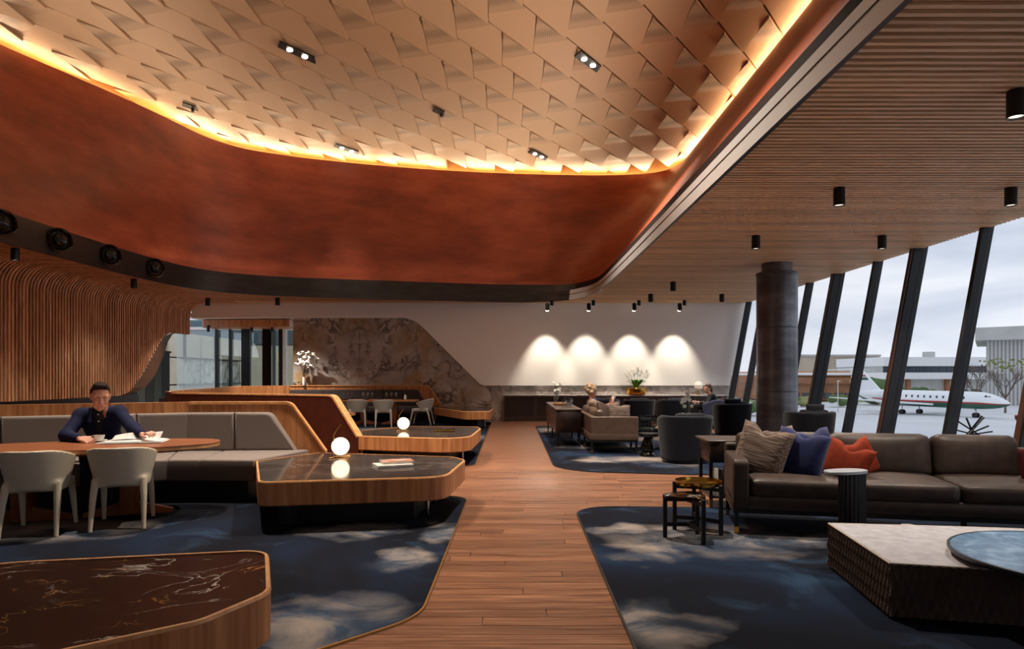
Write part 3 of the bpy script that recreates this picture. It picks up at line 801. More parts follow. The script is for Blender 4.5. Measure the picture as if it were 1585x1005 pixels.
# ================================================================== OUTSIDE
GZ = -5.0
ap = rbox('ground', 'tarmac', (200, 150, GZ-.5), (900, 700, 1.0)); struct(ap, 'pale grey tarmac apron beyond the windows', 'ground')
gv = rbox('grass_verge', 'grass', (120, 172, GZ+.02), (150, 10, .1)); struct(gv, 'strip of green grass at the far edge of the apron', 'grass')
# ---- business jet standing parallel to the windows, nose towards the viewer's end
jet = empty('business_jet', (68.3, 114, -2.35), -1.26, 'white business jet with green belly and red stripe on the apron', 'aeroplane')
prof = [(15.0, .03, -.35), (14.4, .42, -.32), (13.4, .8, -.22), (12.2, 1.1, -.1), (10.8, 1.3, 0), (8, 1.35, 0), (0, 1.35, 0), (-6, 1.35, 0), (-9, 1.15, .18), (-11.5, .8, .5), (-13.5, .45, .8), (-15, .15, 1.0)]
v = []; f = []; mi = []; ns = 32
for x, r, cz in prof:
    for k in range(ns):
        a = 2*PI*k/ns; v.append((x, r*math.cos(a), cz+r*math.sin(a)))
for i in range(len(prof)-1):
    for k in range(ns):
        f.append((i*ns+k, i*ns+(k+1) % ns, (i+1)*ns+(k+1) % ns, (i+1)*ns+k))
        s = math.sin(2*PI*(k+.5)/ns); mi.append(1 if s < -.45 and i < 7 else (2 if -.45 <= s < -.25 and i < 8 else 0))
fus = mk('fuselage', v, f, ['plane', 'green_paint', 'red_paint'], jet, True)
for p, k in zip(fus.data.polygons, mi): p.material_index = k
for s in (1, -1):
    for k in range(11): rbox('cabin_window', 'ext_glass', (8.6-k*1.15, s*1.30, .38), (.34, .1, .42), .03, 1, jet)
    for a, b, c in ((11.9, .78, .62), (12.35, .6, .52)):
        rbox('cockpit_window', 'ext_glass', (a, s*b, c), (.5, .35, .3), .04, 1, jet, (0, .5, s*-.5))
def plan_prism(name, m, pts, z0, z1, parent): return prism(name, m, pts, z0, z1, parent)
for s in (1, -1):
    v = [(3.2, s*1.1, -1.0), (-2.6, s*1.1, -1.0), (-5.6, s*13.8, .1), (-3.9, s*13.8, .1), (3.2, s*1.1, -.7), (-2.6, s*1.1, -.75), (-5.6, s*13.8, .2), (-3.9, s*13.8, .2)]
    mk('wing', v, [(0, 1, 2, 3), (7, 6, 5, 4), (0, 4, 5, 1), (1, 5, 6, 2), (2, 6, 7, 3), (3, 7, 4, 0)], 'plane', jet)
    lathe('engine', 'plane', [(.5, -2.0), (.62, -1.4), (.72, 0), (.72, 1.4), (.6, 1.9), (.5, 1.95)], 20, jet, (-8.0, s*2.0, .65), rot=(0, PI/2, 0))
    v = [(-13.0, 0, 5.0), (-14.8, 0, 5.0), (-16.4, s*4.6, 4.8), (-15.3, s*4.6, 4.8), (-13.0, 0, 5.15), (-14.8, 0, 5.15), (-16.4, s*4.6, 4.9), (-15.3, s*4.6, 4.9)]
    mk('stabiliser', v, [(0, 1, 2, 3), (7, 6, 5, 4), (0, 4, 5, 1), (1, 5, 6, 2), (2, 6, 7, 3), (3, 7, 4, 0)], 'plane', jet)
def fin_part(name, m, pts, th):
    v = [(x, -th, z) for x, z in pts]+[(x, th, z) for x, z in pts]; n = len(pts)
    mk(name, v, [tuple(range(n)), tuple(range(n, 2*n))[::-1]]+[(i, n+i, n+(i+1) % n, (i+1) % n) for i in range(n)], m, jet)
fin_part('tail_fin', 'plane', [(-8.2, 1.2), (-13.6, .9), (-15.2, 5.1), (-12.6, 5.1)], .18)
fin_part('fin_stripe', 'green_paint', [(-10.7, 3.0), (-14.45, 3.0), (-14.65, 3.5), (-11.15, 3.5)], .2)
fin_part('fin_stripe', 'red_paint', [(-11.3, 3.65), (-14.7, 3.65), (-14.8, 3.95), (-11.6, 3.95)], .2)
for x, yy in ((9.6, 0), (-2.0, 1.9), (-2.0, -1.9)):
    gs = tube('gear_strut', 'clad', [(x, yy, -.9), (x, yy, -2.4)], .09, 8, jet)
    for s in (-1, 1): under(lathe('wheel', 'black', [(.2, -.12), (.42, -.1), (.42, .1), (.2, .12)], 16, jet, (x, yy+s*.25, -2.3), rot=(PI/2, 0, 0)), gs)
# ---- tow tractor
tug = empty('tow_tractor', (73.4, 97.0, GZ), -1.2, 'low red tow tractor parked at the jet nose wheel', 'tractor')
rbox('chassis', 'red_paint', (0, 0, .55), (3.0, 1.5, .5), .08, 2, tug); rbox('seat', 'black', (-.3, 0, .95), (.6, 1.0, .35), .05, 2, tug)
tube('steering_wheel', 'black', [(.25, 0, .8), (.1, 0, 1.15)], .05, 8, tug)
for x in (-1, 1):
    for s in (-1, 1): lathe('wheel', 'black', [(.15, -.12), (.36, -.1), (.36, .1), (.15, .12)], 16, tug, (x, s*.7, .36), rot=(PI/2, 0, 0))
# ---- far buildings
def building(name, label, px0, px1, Y, bands, cat='building', depth=30, m='beige'):
    x0 = (px0-CX)*Y/F; x1 = (px1-CX)*Y/F
    o = empty(name, ((x0+x1)/2, Y+depth/2, GZ), 0, label, cat)
    for nm, mm, ya, yb, dep in bands:
        za = EYE-(ya-HY)*Y/F-GZ; zc = EYE-(yb-HY)*Y/F-GZ
        zc = max(0, zc)
        rbox(nm, mm, (0, -dep/2, (za+zc)/2), (x1-x0+dep*.5, depth+dep*1.1, za-zc), 0, 1, o)
    return o, x1-x0, depth
o, wd, dp = building('office_building', 'long beige office block beyond the parked jet', 1236, 1362, 262, [('wall', 'beige', 551, 620, 0), ('parapet', 'clad', 549, 552, .6)])
o, wd, dp = building('terminal_building', 'white terminal building with a band of dark windows behind the jet', 1366, 1535, 215,
                     [('wall', 'clad', 555, 620, 0), ('parapet', 'white', 553, 567, 1.2), ('canopy', 'white', 577, 587, 2.5)])
for k in range(14):
    x = -wd/2+wd*(k+.5)/14; rbox('window', 'ext_glass', (x, -dp/2-.15, EYE+2.0-GZ), (wd/14-.35, .4, 1.9), 0, 1, o)
for k in (3, 8): rbox('brick_pier', 'brick', (-wd/2+wd*k/14+.3, -dp/2-.5, 3.5), (1.2, 1.2, 7), 0, 1, o)
for x, s in ((-4, 3.2), (6.5, 2.6)): rbox('roof_plant', 'clad', (x, 0, EYE+7.2-GZ), (s, 3, 1.8), .1, 1, o)
o, wd, dp = building('loading_dock', 'orange-brown brick building with a pale roof edge beside the column', 1190, 1322, 170,
                     [('wall', 'brick', 594, 620, 0), ('roof_edge', 'white', 577, 581, 1.5), ('fascia', 'brick', 585, 594, 1.2), ('upper_wall', 'clad', 575, 590, -1)])
MT['fascia_orange'] = plain('orange_fascia', 'c98a4e', .7)
o.children[2].data.materials[0] = MT['fascia_orange']
for k in range(8): rbox('window', 'ext_glass', (-wd/2+wd*(k+.5)/8, -dp/2-.1, 1.5), (wd/8-.8, .4, 1.4), 0, 1, o)
hg = empty('hangar', (139.5, 148.3, GZ), -.607, 'tall pale ribbed hangar with a sloping roof at the edge of the apron', 'building')
m_, t_, b_ = newmat('ribbed_cladding'); wv_ = t_.add('ShaderNodeTexWave', i_Scale=.45, bands_direction='X')
t_.l.new(t_.add('ShaderNodeTexCoord').outputs['Object'], wv_.inputs['Vector'])
t_.put(t_.ramp(wv_.outputs['Color'], [(.3, lin('8f8e8b')), (.6, lin('c2c1bd'))]), b_.inputs['Base Color']); MT['clad_ribbed'] = m_
rbox('wall', 'clad_ribbed', (0, 0, 7.2), (60, 36, 14.4), 0, 1, hg)
v = [(-32, -20, 14.2), (32, -20, 14.2), (32, 20, 14.2), (-32, 20, 14.2), (-32, -20, 17.0), (32, -20, 17.6), (32, 20, 19.0), (-32, 20, 17.4)]
mk('roof', v, [(3, 2, 1, 0), (4, 5, 6, 7), (0, 1, 5, 4), (1, 2, 6, 5), (2, 3, 7, 6), (3, 0, 4, 7)], 'clad', hg)
rbox('door', 'clad', (14, -18.1, 5.5), (20, .4, 11), 0, 1, hg)
# ---- planting
def shrub(px, Y, h, wdt, label, m='bush', sd=0):
    R = random.Random(sd); x = (px-CX)*Y/F
    o = empty('shrub', (x, Y, GZ), 0, label, 'shrub'); pr = []
    for k in range(14):
        a = R.random()*2*PI; rr = R.random()**.5*wdt*.4; s = h*(.2+.14*R.random())
        pr.append(('ell', (rr*math.cos(a), rr*math.sin(a)*.6, h*(.25+.45*R.random())), (s*1.1, s, s*.8)))
    blob('foliage', m, pr, h/11, h*.06, o); tube('stem', 'bark', [(0, 0, 0), (0, 0, h*.4)], h*.03, 6, o); return o
MT['bush_yellow'] = varied('shrub_yellow_green', [(.3, '6c7440'), (.7, '8f9450')], (1, 1, 1), 1, 4, .9)
shrub(1358, 150, 7.5, 8, 'tall round green shrub behind the jet tail', 'bush', 1)
shrub(1408, 165, 4.2, 9, 'dark green hedge shrub above the jet fuselage', 'bush', 2)
shrub(1440, 170, 3.6, 8, 'yellow-green hedge shrub above the jet fuselage', 'bush_yellow', 3)
shrub(1240, 140, 2.6, 7, 'low yellow-green shrub beside the brick dock', 'bush_yellow', 4)
shrub(1300, 140, 2.8, 8, 'low green shrub between the window fins', 'bush', 5)
shrub(1150, 110, 3.0, 7, 'green shrub seen past the steel column', 'bush', 6)
shrub(1500, 172, 3.4, 8, 'green hedge shrub beside the terminal windows', 'bush', 8)
def bare_tree(px, Y, h, label, sd, tip=None):
    R = random.Random(sd); o = empty('bare_tree', ((px-CX)*Y/F, Y, GZ), 0, label, 'tree'); parts = []
    def grow(p, d, L, r, depth):
        q = p+d*L; parts.append(tube_data([p, (p+q)/2+Vector((R.uniform(-1, 1), R.uniform(-1, 1), 0))*L*.05, q], [r, r*.85, r*.7], 5))
        if depth:
            for k in range(3 if depth > 1 else 4):
                e = (d+Vector((R.uniform(-.8, .8), R.uniform(-.8, .8), R.uniform(-.1, .5)))).normalized(); grow(q if k else p+d*L*.7, e, L*R.uniform(.6, .8), r*.6, depth-1)
    parts0 = []; grow(Vector((0, 0, 0)), Vector((0, 0, 1)), h*.28, h*.02, 0); trunk = parts.pop()
    mk('trunk', *trunk, 'bark', o, True)
    for k in range(5):
        a = k*1.3+R.random(); grow(Vector((0, 0, h*.27)), Vector((math.cos(a)*.55, math.sin(a)*.55, .8)).normalized(), h*.24, h*.012, 3)
    v, f = joinmesh(parts); b = mk('branches', v, f, 'bark', o, True); tag(b, kind='stuff')
    if tip:
        pr = [('ell', (R.uniform(-.3, .3)*h, R.uniform(-.3, .3)*h, h*R.uniform(.75, 1.0)), (h*.026, h*.026, h*.02)) for _ in range(60)]
        tag(blob('spring_leaves', tip, pr, h/50, .05, o), kind='stuff')
    return o
bare_tree(1510, 128, 10.5, 'bare brown tree in front of the hangar wall', 5)
bare_tree(1556, 118, 9.5, 'taller bare tree with yellow-green tips beside the hangar', 9, 'bush_yellow')
bare_tree(1490, 160, 8.0, 'small bare tree between terminal and hangar', 12)
for px, Y in ((1297, 120), (1317, 125)):
    lp = empty('light_pole', ((px-CX)*Y/F, Y, GZ), 0, ('slim pale apron light pole beside the brick dock' if px == 1297 else 'slim pale apron light pole nearer the jet tail'), 'lamp post')
    tube('pole', 'clad', [(0, 0, 0), (0, 0, 5.4)], .09, 8, lp); rbox('lamp_head', 'clad', (0, -.3, 5.5), (.3, .9, .18), .03, 1, lp)
# ---- what shows through the openings by the side wall
MT['pav_glass'] = varied('wavy_painted_reflections', [(.35, '8f8f8a'), (.5, 'c9c8c2'), (.7, 'eceae4')], (1, 1, 1), 1.2, 2, .15, dist=2.0, world=True)  # pale and grey waves paint reflections into the pane colour
pv = empty('cream_pavilion', (-12.9, 26, 0), 0, 'cream panelled pavilion wall seen through the flowing opening', 'building')
rbox('core', 'black', (-.25, 3.5, 1.3), (.3, 8.4, 3.5), 0, 1, pv)
py_ = -.5
for k, wdt in enumerate((1.25, 1.45, 1.3, 1.4, 1.3, 1.2)):
    rbox('upper_panel', 'cream_panel', (0, py_+wdt/2, 2.62), (.12, wdt-.06, .95), .01, 1, pv)
    rbox('lower_panel', 'cream_panel', (0, py_+wdt/2, .3), (.12, wdt-.06, 1.5), .01, 1, pv)
    if k in (1, 2, 3, 4):
        rbox('window_pane', 'pav_glass', (.0, py_+wdt/2, 1.6), (.06, wdt-.08, .98), 0, 1, pv)
    else:
        rbox('side_panel', 'cream_panel', (0, py_+wdt/2, 1.6), (.12, wdt-.06, 1.0), .01, 1, pv)
    if k in (1, 3): rbox('pilaster', 'black', (.05, py_, 2.6), (.12, .14, 1.05), 0, 1, pv)
    py_ += wdt
rbox('window_ledge', 'teal', (.12, 3.2, 1.07), (.3, 5.6, .08), 0, 1, pv)
rbox('window_head', 'black', (.05, 3.2, 2.11), (.14, 5.5, .06), 0, 1, pv)
gb = empty('glazed_screen', (0, 24.5, 0), 0, 'glazed screen with dark posts beyond the end wall opening', 'screen')
def gx(px, Y): return (px-CX)*Y/F
for px, wdt, m in ((413, .28, 'band_dark'), (435, .13, 'black'), (441, .11, 'white'), (381, .3, 'black'), (336, .1, 'black'), (357, .08, 'black'), (424, .08, 'teal')):
    x = gx(px, 24.5); rbox('post', m, (x, 0, 1.55), (wdt, .14, 3.1), 0, 1, gb)
rbox('transom', 'white', (gx(375, 24.5), 0, 3.12), (5.4, .12, .1), 0, 1, gb)
rbox('glass_sheet', 'clear', (gx(380, 24.5), .06, 1.55), (5.0, .015, 3.0), 0, 1, gb)
bk = empty('timber_bulkhead', (gx(384, 23.2), 23.2, 3.05), 0, 'curved timber bulkhead hanging beyond the end wall opening', 'bulkhead')
prism('timber_face', 'veneer', fillet([(-1.5, -.25), (1.6, -.6), (1.6, .6), (-1.5, .6)], [.2, 0, 0, 0], 6), 0, .25, bk)
for px in (316, 384, 416):
    x = gx(px, 22.6); dl = empty('surface_downlight', (x, 22.9, 2.9), 0, 'small black downlight under the timber bulkhead, %s' % {316: 'by the slatted wall', 384: 'middle one', 416: 'next to the marble'}[px], 'downlight')
    lathe('housing', 'black', [(.045, 0), (.05, .01), (.05, .2), (.045, .21)], 14, dl)
sb = rbox('ceiling_soffit', 'white', (-8.6, 23.9, 3.38), (4.2, 4.2, .1)); struct(sb, 'pale soffit beyond the end wall opening', 'ceiling')
fb = empty('cream_shed', (-14.0, 44, -.5), 0, 'plain cream building beyond the glazed screen', 'building')
rbox('wall', 'cream_panel', (0, 0, 1.9), (22, 3, 3.8), 0, 1, fb); rbox('roof', 'teal', (0, 0, 4.6), (22, 3.2, 1.6), .1, 1, fb)
yd = rbox('ground_terrace', 'beige', (-14, 33, -.6), (20, 24, 1.1)); struct(yd, 'pale terrace outside the side wall opening', 'ground')

gs_ = empty('garden_screen', (-11.3, 18.0, 0), 0, 'dark green-grey slatted screen outside the flowing opening', 'screen')
MT['screen_green'] = plain('green_grey_screen', '39423f', .5); MT['screen_dark'] = plain('dark_screen', '1a1f1e', .5)
for k in range(9): rbox('panel', 'screen_green' if k % 2 else 'screen_dark', (0, .25+.5*k, 1.08), (.06, .47, 2.2), 0, 1, gs_)
rbox('top_rail', 'screen_dark', (0, 2.25, 2.2), (.1, 4.6, .06), 0, 1, gs_)
# ================================================================== BOOTHS AND LEDGES
K = 1.0923
def ks(pts): return [(x*K, y*K) for x, y in pts]
LZ = .47; LT = .225
def ledge(label, pts, r, stone, legs, plinth_in=.22):
    p = fillet(pts, r, 8)
    if area2(p) < 0: p = p[::-1]
    o = empty('stone_ledge', (0, 0, 0), 0, label, 'ledge')
    q = inset(p, .02); n = len(p)
    rings = [[(a, b, LZ-LT) for a, b in inset(p, .012)], [(a, b, LZ-LT+.012) for a, b in p], [(a, b, LZ-.008) for a, b in p], [(a, b, LZ) for a, b in inset(p, .006)], [(a, b, LZ) for a, b in q], [(a, b, LZ-.03) for a, b in q]]
    v = [x for rr in rings for x in rr]; f = []
    for k in range(len(rings)-1):
        for i in range(n): f.append((k*n+i, k*n+(i+1) % n, (k+1)*n+(i+1) % n, (k+1)*n+i))
    f.append(tuple(range(n))[::-1])
    mk('timber_body', v, f, 'veneer', o, 35)
    rim = [[(a, b, LZ-.012) for a, b in inset(p, -.002)], [(a, b, LZ+.002) for a, b in inset(p, .004)], [(a, b, LZ+.002) for a, b in q]]
    v = [x for rr in rim for x in rr]; f = [(k*n+i, k*n+(i+1) % n, (k+1)*n+(i+1) % n, (k+1)*n+i) for k in range(2) for i in range(n)]
    mk('rim', v, f, 'veneer_edge', o, 35)
    prism('stone_top', stone, inset(p, .0215), LZ-.03, LZ-.004, o)
    prism('plinth', 'black', inset(p, plinth_in), 0.011, LZ-LT+.002, o)
    for x, y in legs: tube('leg', 'steel_leg', [(x, y, .011), (x, y, LZ-LT+.01)], .02, 12, o)
    return o
MT['steel_leg'] = plain('polished_steel', 'c8c8c8', .2, metal=1.0)
ledge('large dark stone ledge with white and gold veins, corner nearest the viewer',
      ks([(-3.3, 2.75), (-2.3, 3.2), (-1.22, 3.42), (-.97, 2.75), (-1.1, 2.42), (-1.55, 2.05), (-3.3, .6)]), [0, .8, .16, .2, .2, .5, 0], 'black_stone', [])
ledge('stone-topped timber ledge carrying a globe lamp and magazines, beside the seated man',
      [(-2.27, 6.1), (-.62, 6.42), (-.52, 7.7), (-.7, 8.02), (-2.38, 8.46), (-2.85, 7.6)], [.12, .32, .3, .15, .05, .05], 'grey_stone', [(-.86, 6.95)], .36)
ledge('stone-topped timber ledge behind the first globe lamp, under the russet booth back',
      [(-2.5, 10.82), (-.66, 10.28), (-.56, 12.3), (-.66, 12.8), (-2.0, 12.85), (-2.9, 11.4)], [.05, .45, .3, .12, .1, .05], 'grey_stone', [(-.82, 11.3)], .36)
ledge('small far timber ledge at the foot of the marble wall',
      [(-2.35, 20.6), (-1.24, 18.1), (-.58, 18.3), (-.55, 20.3), (-.75, 21.1), (-2.35, 21.2)], [.05, .3, .1, .2, .15, .05], 'grey_stone', [(-.75, 18.7)], .36)

# ---- booth with the seated man
b1 = empty('booth_bench', (0, 0, 0), 0, 'taupe upholstered booth bench with timber surround behind the seated man', 'bench')
P = ks([(-6.6, 6.4), (-5.28, 7.08), (-3.72, 7.86), (-2.2, 7.98)])
BT = 1.09
for i in range(3):
    a, c = Vector(P[i]), Vector(P[i+1]); L = (c-a).length
    if i < 2: sz = [(0, .25), (L+.02, .25), (L+.02, BT), (0, BT)]
    else: sz = fillet([(0, .25), (L-.02, .25), (L+.02, LZ-.01), (L-.42, BT), (0, BT)], [0, 0, 0, .14, 0], 6)
    wall_prism('timber_surround', 'veneer', a, c, sz, .09, b1)
    if i == 2:
        u = (c-a)/L; pth = [(L+.02, LZ)]+[q for q in sz if q[1] > .9 and q[0] > L-.7]+[(0, BT)]
        pp = [q for q in sz if q[0] > .3 and q[1] > LZ-.02]
        pp = sorted(pp, key=lambda q: q[0]); nn = Vector((-u.y, u.x)); nn = nn if nn.y > 0 else -nn
        pp = [(0, BT)]+pp
        v = []; f = []
        for s, z in pp:
            base = a+u*s
            for dn, dz in ((-.012, 0.004), (.1, 0.004), (.1, -.03), (-.012, -.03)):
                qx = base+nn*dn; v.append((qx.x+(.006 if z < BT-.01 else 0), qx.y, z+dz))
        for k in range(len(pp)-1):
            for j in range(4): f.append((4*k+j, 4*k+(j+1) % 4, 4*k+4+(j+1) % 4, 4*k+4+j))
        f.append((0, 1, 2, 3)); f.append(tuple(4*len(pp)-1-j for j in range(4)))
        mk('end_edge', v, f, 'veneer_edge', b1)
SEATZ = .49
def cushions(par, P, segs, seat_d, m, zt=.96, skip=()):
    for (i, s0, s1, shape) in segs:
        a, c = Vector(P[i]), Vector(P[i+1]); L = (c-a).length
        if shape == 'end': sz = fillet([(s0*L, SEATZ), (s1*L, SEATZ), (s1*L-.30, zt), (s0*L, zt)], [0, 0, .12, 0], 5)
        else: sz = [(s0*L+.004, SEATZ), (s1*L-.004, SEATZ), (s1*L-.004, zt), (s0*L+.004, zt)]
        wall_prism('back_cushion', m, a, c, sz, .15, par, .03, 3, -.14)
cushions(b1, P, [(0, .2, 1, ''), (1, .0, .36, ''), (1, .36, .7, ''), (1, .7, 1, ''), (2, 0, .36, ''), (2, .36, .80, 'end')], .6, 'fabric')
front = ks([(-6.3, 5.49), (-5.2, 6.05), (-3.5, 6.93), (-3.18, 6.95), (-2.62, 6.92)])
backp = ks([(-6.55, 6.3), (-5.28, 7.0), (-3.8, 7.75), (-3.3, 7.84), (-2.35, 7.9)])
for i in range(4):
    q = [front[i], front[i+1], backp[i+1], backp[i]]
    q = inset(q if area2(q) > 0 else q[::-1], .003)
    prism('seat_cushion', 'fabric', q, .25, SEATZ, b1, .025, 3)
fr = inset([front[0], front[1], front[2], front[4], backp[4], backp[1], backp[0]], .16)
prism('plinth', 'black', fr, .011, .255, b1)

# ---- second booth: russet back towards the viewer, its return and the far bench along the marble wall
b2o = empty('dining_booth', (0, 0, 0), 0, 'large dining booth with russet leather back and timber-edged bench below the marble', 'bench')
Q = [(-6.75, 13.3), (-6.2, 12.45), (-3.05, 10.98), (-2.47, 10.8)]
a, c = Vector(Q[1]), Vector(Q[3]); L = (c-a).length
BT2 = 1.11
sz = fillet([(0, .12), (L+.04, .12), (L+.04, LZ-.01), (L-.46, BT2), (0, BT2)], [0, 0, 0, .16, 0], 6)
wall_prism('leather_back', 'leather_back', a, c, sz, .08, b2o)
wall_prism('leather_back', 'leather_back', Q[0], Q[1], [(0, .12), ((Vector(Q[1])-Vector(Q[0])).length, .12), ((Vector(Q[1])-Vector(Q[0])).length, BT2), (.0, BT2)], .08, b2o)
u = (c-a)/L; nn = Vector((-u.y, u.x)); nn = nn if nn.y > 0 else -nn
def edge_strip(par, a, u, nn, pp, d0, d1, m='veneer_edge'):
    v = []; f = []
    for s, z in pp:
        base = a+u*s
        for dn, dz, dx in ((d0, .006, .0), (d1, .006, 0), (d1, -.02, -.02), (d0, -.02, -.02)):
            qx = base+nn*dn+u*dx; v.append((qx.x, qx.y, z+dz))
    for k in range(len(pp)-1):
        for j in range(4): f.append((4*k+j, 4*k+(j+1) % 4, 4*k+4+(j+1) % 4, 4*k+4+j))
    f.append((0, 1, 2, 3)); f.append(tuple(4*len(pp)-1-j for j in range(4)))
    return mk('timber_edge', v, f, m, par)
pp = [(0, BT2)]+sorted([q for q in sz if q[0] > .3 and q[1] > LZ-.02], key=lambda q: q[0])
edge_strip(b2o, a, u, nn, pp, -.012, .13)
# timber cheek behind the russet leather, facing the ledge
wall_prism('timber_surround', 'veneer', a, c, [(s_, z_) for s_, z_ in sz], .05, b2o, off=.08)
R3 = [(-6.75, 13.3), (-7.9, 19.6), (-7.5, 20.9), (-6.9, 21.28), (-2.2, 21.3)]
for i in range(4):
    a, c = Vector(R3[i]), Vector(R3[i+1]); L = (c-a).length
    if i == 3: sz = fillet([(0, .25), (L-.02, .25), (L+.02, LZ), (L-.38, 1.12), (0, 1.12)], [0, 0, 0, .14, 0], 6)
    else: sz = [(0, .25), (L, .25), (L, 1.12), (0, 1.12)]
    wall_prism('timber_surround', 'veneer', a, c, sz, .1, b2o)
    if i == 3:
        u = (c-a)/L; nn = Vector((0, 1)); pp = [(0, 1.12)]+sorted([q for q in sz if q[0] > .3 and q[1] > LZ-.02], key=lambda q: q[0])
        edge_strip(b2o, a, u, nn, pp, -.02, .12)
for i, segs in ((0, [(0, .33), (.33, .66), (.66, 1)]), (3, [(0, .22), (.22, .42), (.42, .62), (.62, .88)])):
    a, c = Vector(R3[i]), Vector(R3[i+1]); L = (c-a).length
    for s0, s1 in segs:
        if s1 == .88: sz = fillet([(s0*L, SEATZ), (s1*L+.12, SEATZ), (s1*L-.16, .99), (s0*L, .99)], [0, 0, .1, 0], 4)
        else: sz = [(s0*L+.004, SEATZ), (s1*L-.004, SEATZ), (s1*L-.004, .99), (s0*L+.004, .99)]
        wall_prism('back_cushion', 'fabric_dark', a, c, sz, .14, b2o, .03, 2, -.13)
prism('seat_cushion', 'fabric_dark', [(-7.3, 20.6), (-2.3, 20.62), (-2.3, 21.25), (-7.0, 21.25)], .26, SEATZ, b2o, .03, 2)
prism('seat_cushion', 'fabric_dark', [(-6.65, 13.4), (-6.1, 13.5), (-7.2, 20.5), (-7.75, 19.6)], .26, SEATZ, b2o, .03, 2)
prism('seat_cushion', 'fabric_dark', [(-6.1, 12.6), (-2.75, 11.02), (-2.5, 11.55), (-5.9, 13.15)], .26, SEATZ-.01, b2o, .03, 2)
prism('plinth', 'black', [(-7.1, 20.8), (-2.4, 20.8), (-2.4, 21.25), (-7.0, 21.25)], .011, .27, b2o)

# ================================================================== TABLES AND CHAIRS
def superoval(a, b, e=2.6, n=64):
    return [(a*math.copysign(abs(math.cos(t))**(2/e), math.cos(t)), b*math.copysign(abs(math.sin(t))**(2/e), math.sin(t))) for t in [2*PI*k/n for k in range(n)]]
def oval_table(label, loc, rz, a, b, z, legm='table_wood', legs=(-.45, .45)):
    o = empty('oval_table', loc, rz, label, 'table')
    p = superoval(a, b)
    prism('table_top', 'table_wood', p, z-.012, z, o)
    prism('top_edge', 'veneer_edge', inset(p, .003), z-.042, z-.012, o, .004, 1)
    prism('under_top', 'table_wood', inset(p, .12), z-.07, z-.04, o)
    for x in legs:
        rbox('pedestal', legm, (x, 0, (z-.06)/2+.02), (.14, .34, z-.1), .01, 1, o)
        for s in (1, -1):
            v = [(x, -.04, .012), (x+s*.40, -.04, .012), (x+s*.40, -.04, .05), (x, -.04, .16), (x, .04, .012), (x+s*.40, .04, .012), (x+s*.40, .04, .05), (x, .04, .16)]
            f = [(0, 1, 2, 3), (7, 6, 5, 4), (0, 4, 5, 1), (1, 5, 6, 2), (2, 6, 7, 3)]
            if s < 0: f = [q[::-1] for q in f]
            mk('foot', v, f, legm, o)
    return o
TZT = .73
oval_table('long oval timber table with pedestal legs in front of the seated man', (-4.31, 6.78, 0), .384, 1.3, .53, TZT)
oval_table('oval timber dining table set with wine glasses along the far bench', (-3.85, 19.85, 0), .0, 1.15, .42, TZT)
oval_table('oval timber table behind the russet booth back with a white foot', (-3.9, 12.95, 0), -.42, 1.05, .42, TZT, 'ceramic', (.55, -.3))

def chair_shell(P):
    x, y, z = P[:, 0], P[:, 1], P[:, 2]
    r = .205+.085*np.clip((z-.40)/.34, 0, 1)**.8
    rho = np.sqrt(x**2+((y+.02)*.92)**2); d = np.abs(rho-r)-.014
    top = .755-.17*np.clip((y+.30)/.55, 0, 1)**1.3
    d = np.maximum(d, z-top); d = np.maximum(d, .40-z)
    cutl = (y-.0)-(z-.47)*.8
    d = np.maximum(d, cutl*.85)
    q = np.abs(np.stack([x, y-.02, z-.425], 1))-np.array([.205, .215, .022])
    s = np.linalg.norm(np.maximum(q, 0), axis=1)+np.minimum(q.max(1), 0)-.022
    return smin(d, s, .035)
sv, sf = nets(chair_shell, (-.36, -.38, .36), (.36, .34, .79), .0125)
def make_chair(label, m, loc, rz, group):
    o = empty('tub_dining_chair', loc, rz, label, 'chair', group)
    mk('seat_shell', sv, sf, m, o, True)
    for sx in (-1, 1):
        for y0, y1 in ((-.31, -.19), (.31, .2)):
            tube('leg', m, [(sx*.215, y0, .0), (sx*.212, y0+(y1-y0)*.2, .1), (sx*.205, y0+(y1-y0)*.6, .3), (sx*.195, y1, .44)], [.018, .021, .029, .034], 12, o)
    return o
ch = make_chair('cream leather tub chair, further from the round lamp, back to the viewer', 'cream', (-4.30, 6.21, .012), .33, 'cream chairs at the oval table')
dup(ch, (-3.70, 6.5, .012), .36, 'cream leather tub chair at the table end nearer the globe lamp')
cg = make_chair('stone-grey tub chair at the dining table, nearest the russet booth edge', 'cream_grey', (-4.32, 19.05, .012), .25, 'grey chairs at the far dining table')
dup(cg, (-3.58, 19.0, .012), .2, 'stone-grey tub chair in the middle of the far dining table')
dup(cg, (-2.6, 19.75, .012), 1.45, 'stone-grey tub chair turned sideways at the end of the far dining table')

# ---- globe lamps
def globe_lamp(label, x, y, z, r=.103):
    o = empty('globe_lamp', (x, y, z), 0, label, 'lamp')
    blobv = lathe('globe', 'globe', [(r*math.sin(PI*k/20)+1e-4, -r*math.cos(PI*k/20)) for k in range(21)], 32, o, (0, 0, r+.025), True)
    tube('stem', 'brass_dull', [(-r*.62, -.06, .004), (-r*.66, -.045, .10), (-r*.66, -.045, .262), (-r*.4, -.045, .31), (r*.12, -.045, .385)], .0048, 8, o)
    ft = tube('foot', 'brass_dull', [(-r*.62, -.06, .006), (-r*.5, .02, .006), (r*1.0, .02, .006)], .006, 8, o)
    under(tube('foot_prong', 'brass_dull', [(-r*.62, -.06, .006), (-r*.95, -.14, .006)], .006, 8, o), ft)
    return o
globe_lamp('glowing globe lamp with brass stem on the ledge beside the seated man', *G(527, 708, LZ), LZ)
globe_lamp('glowing globe lamp with brass stem on the ledge under the russet booth', *G(624.5, 667, LZ), LZ)

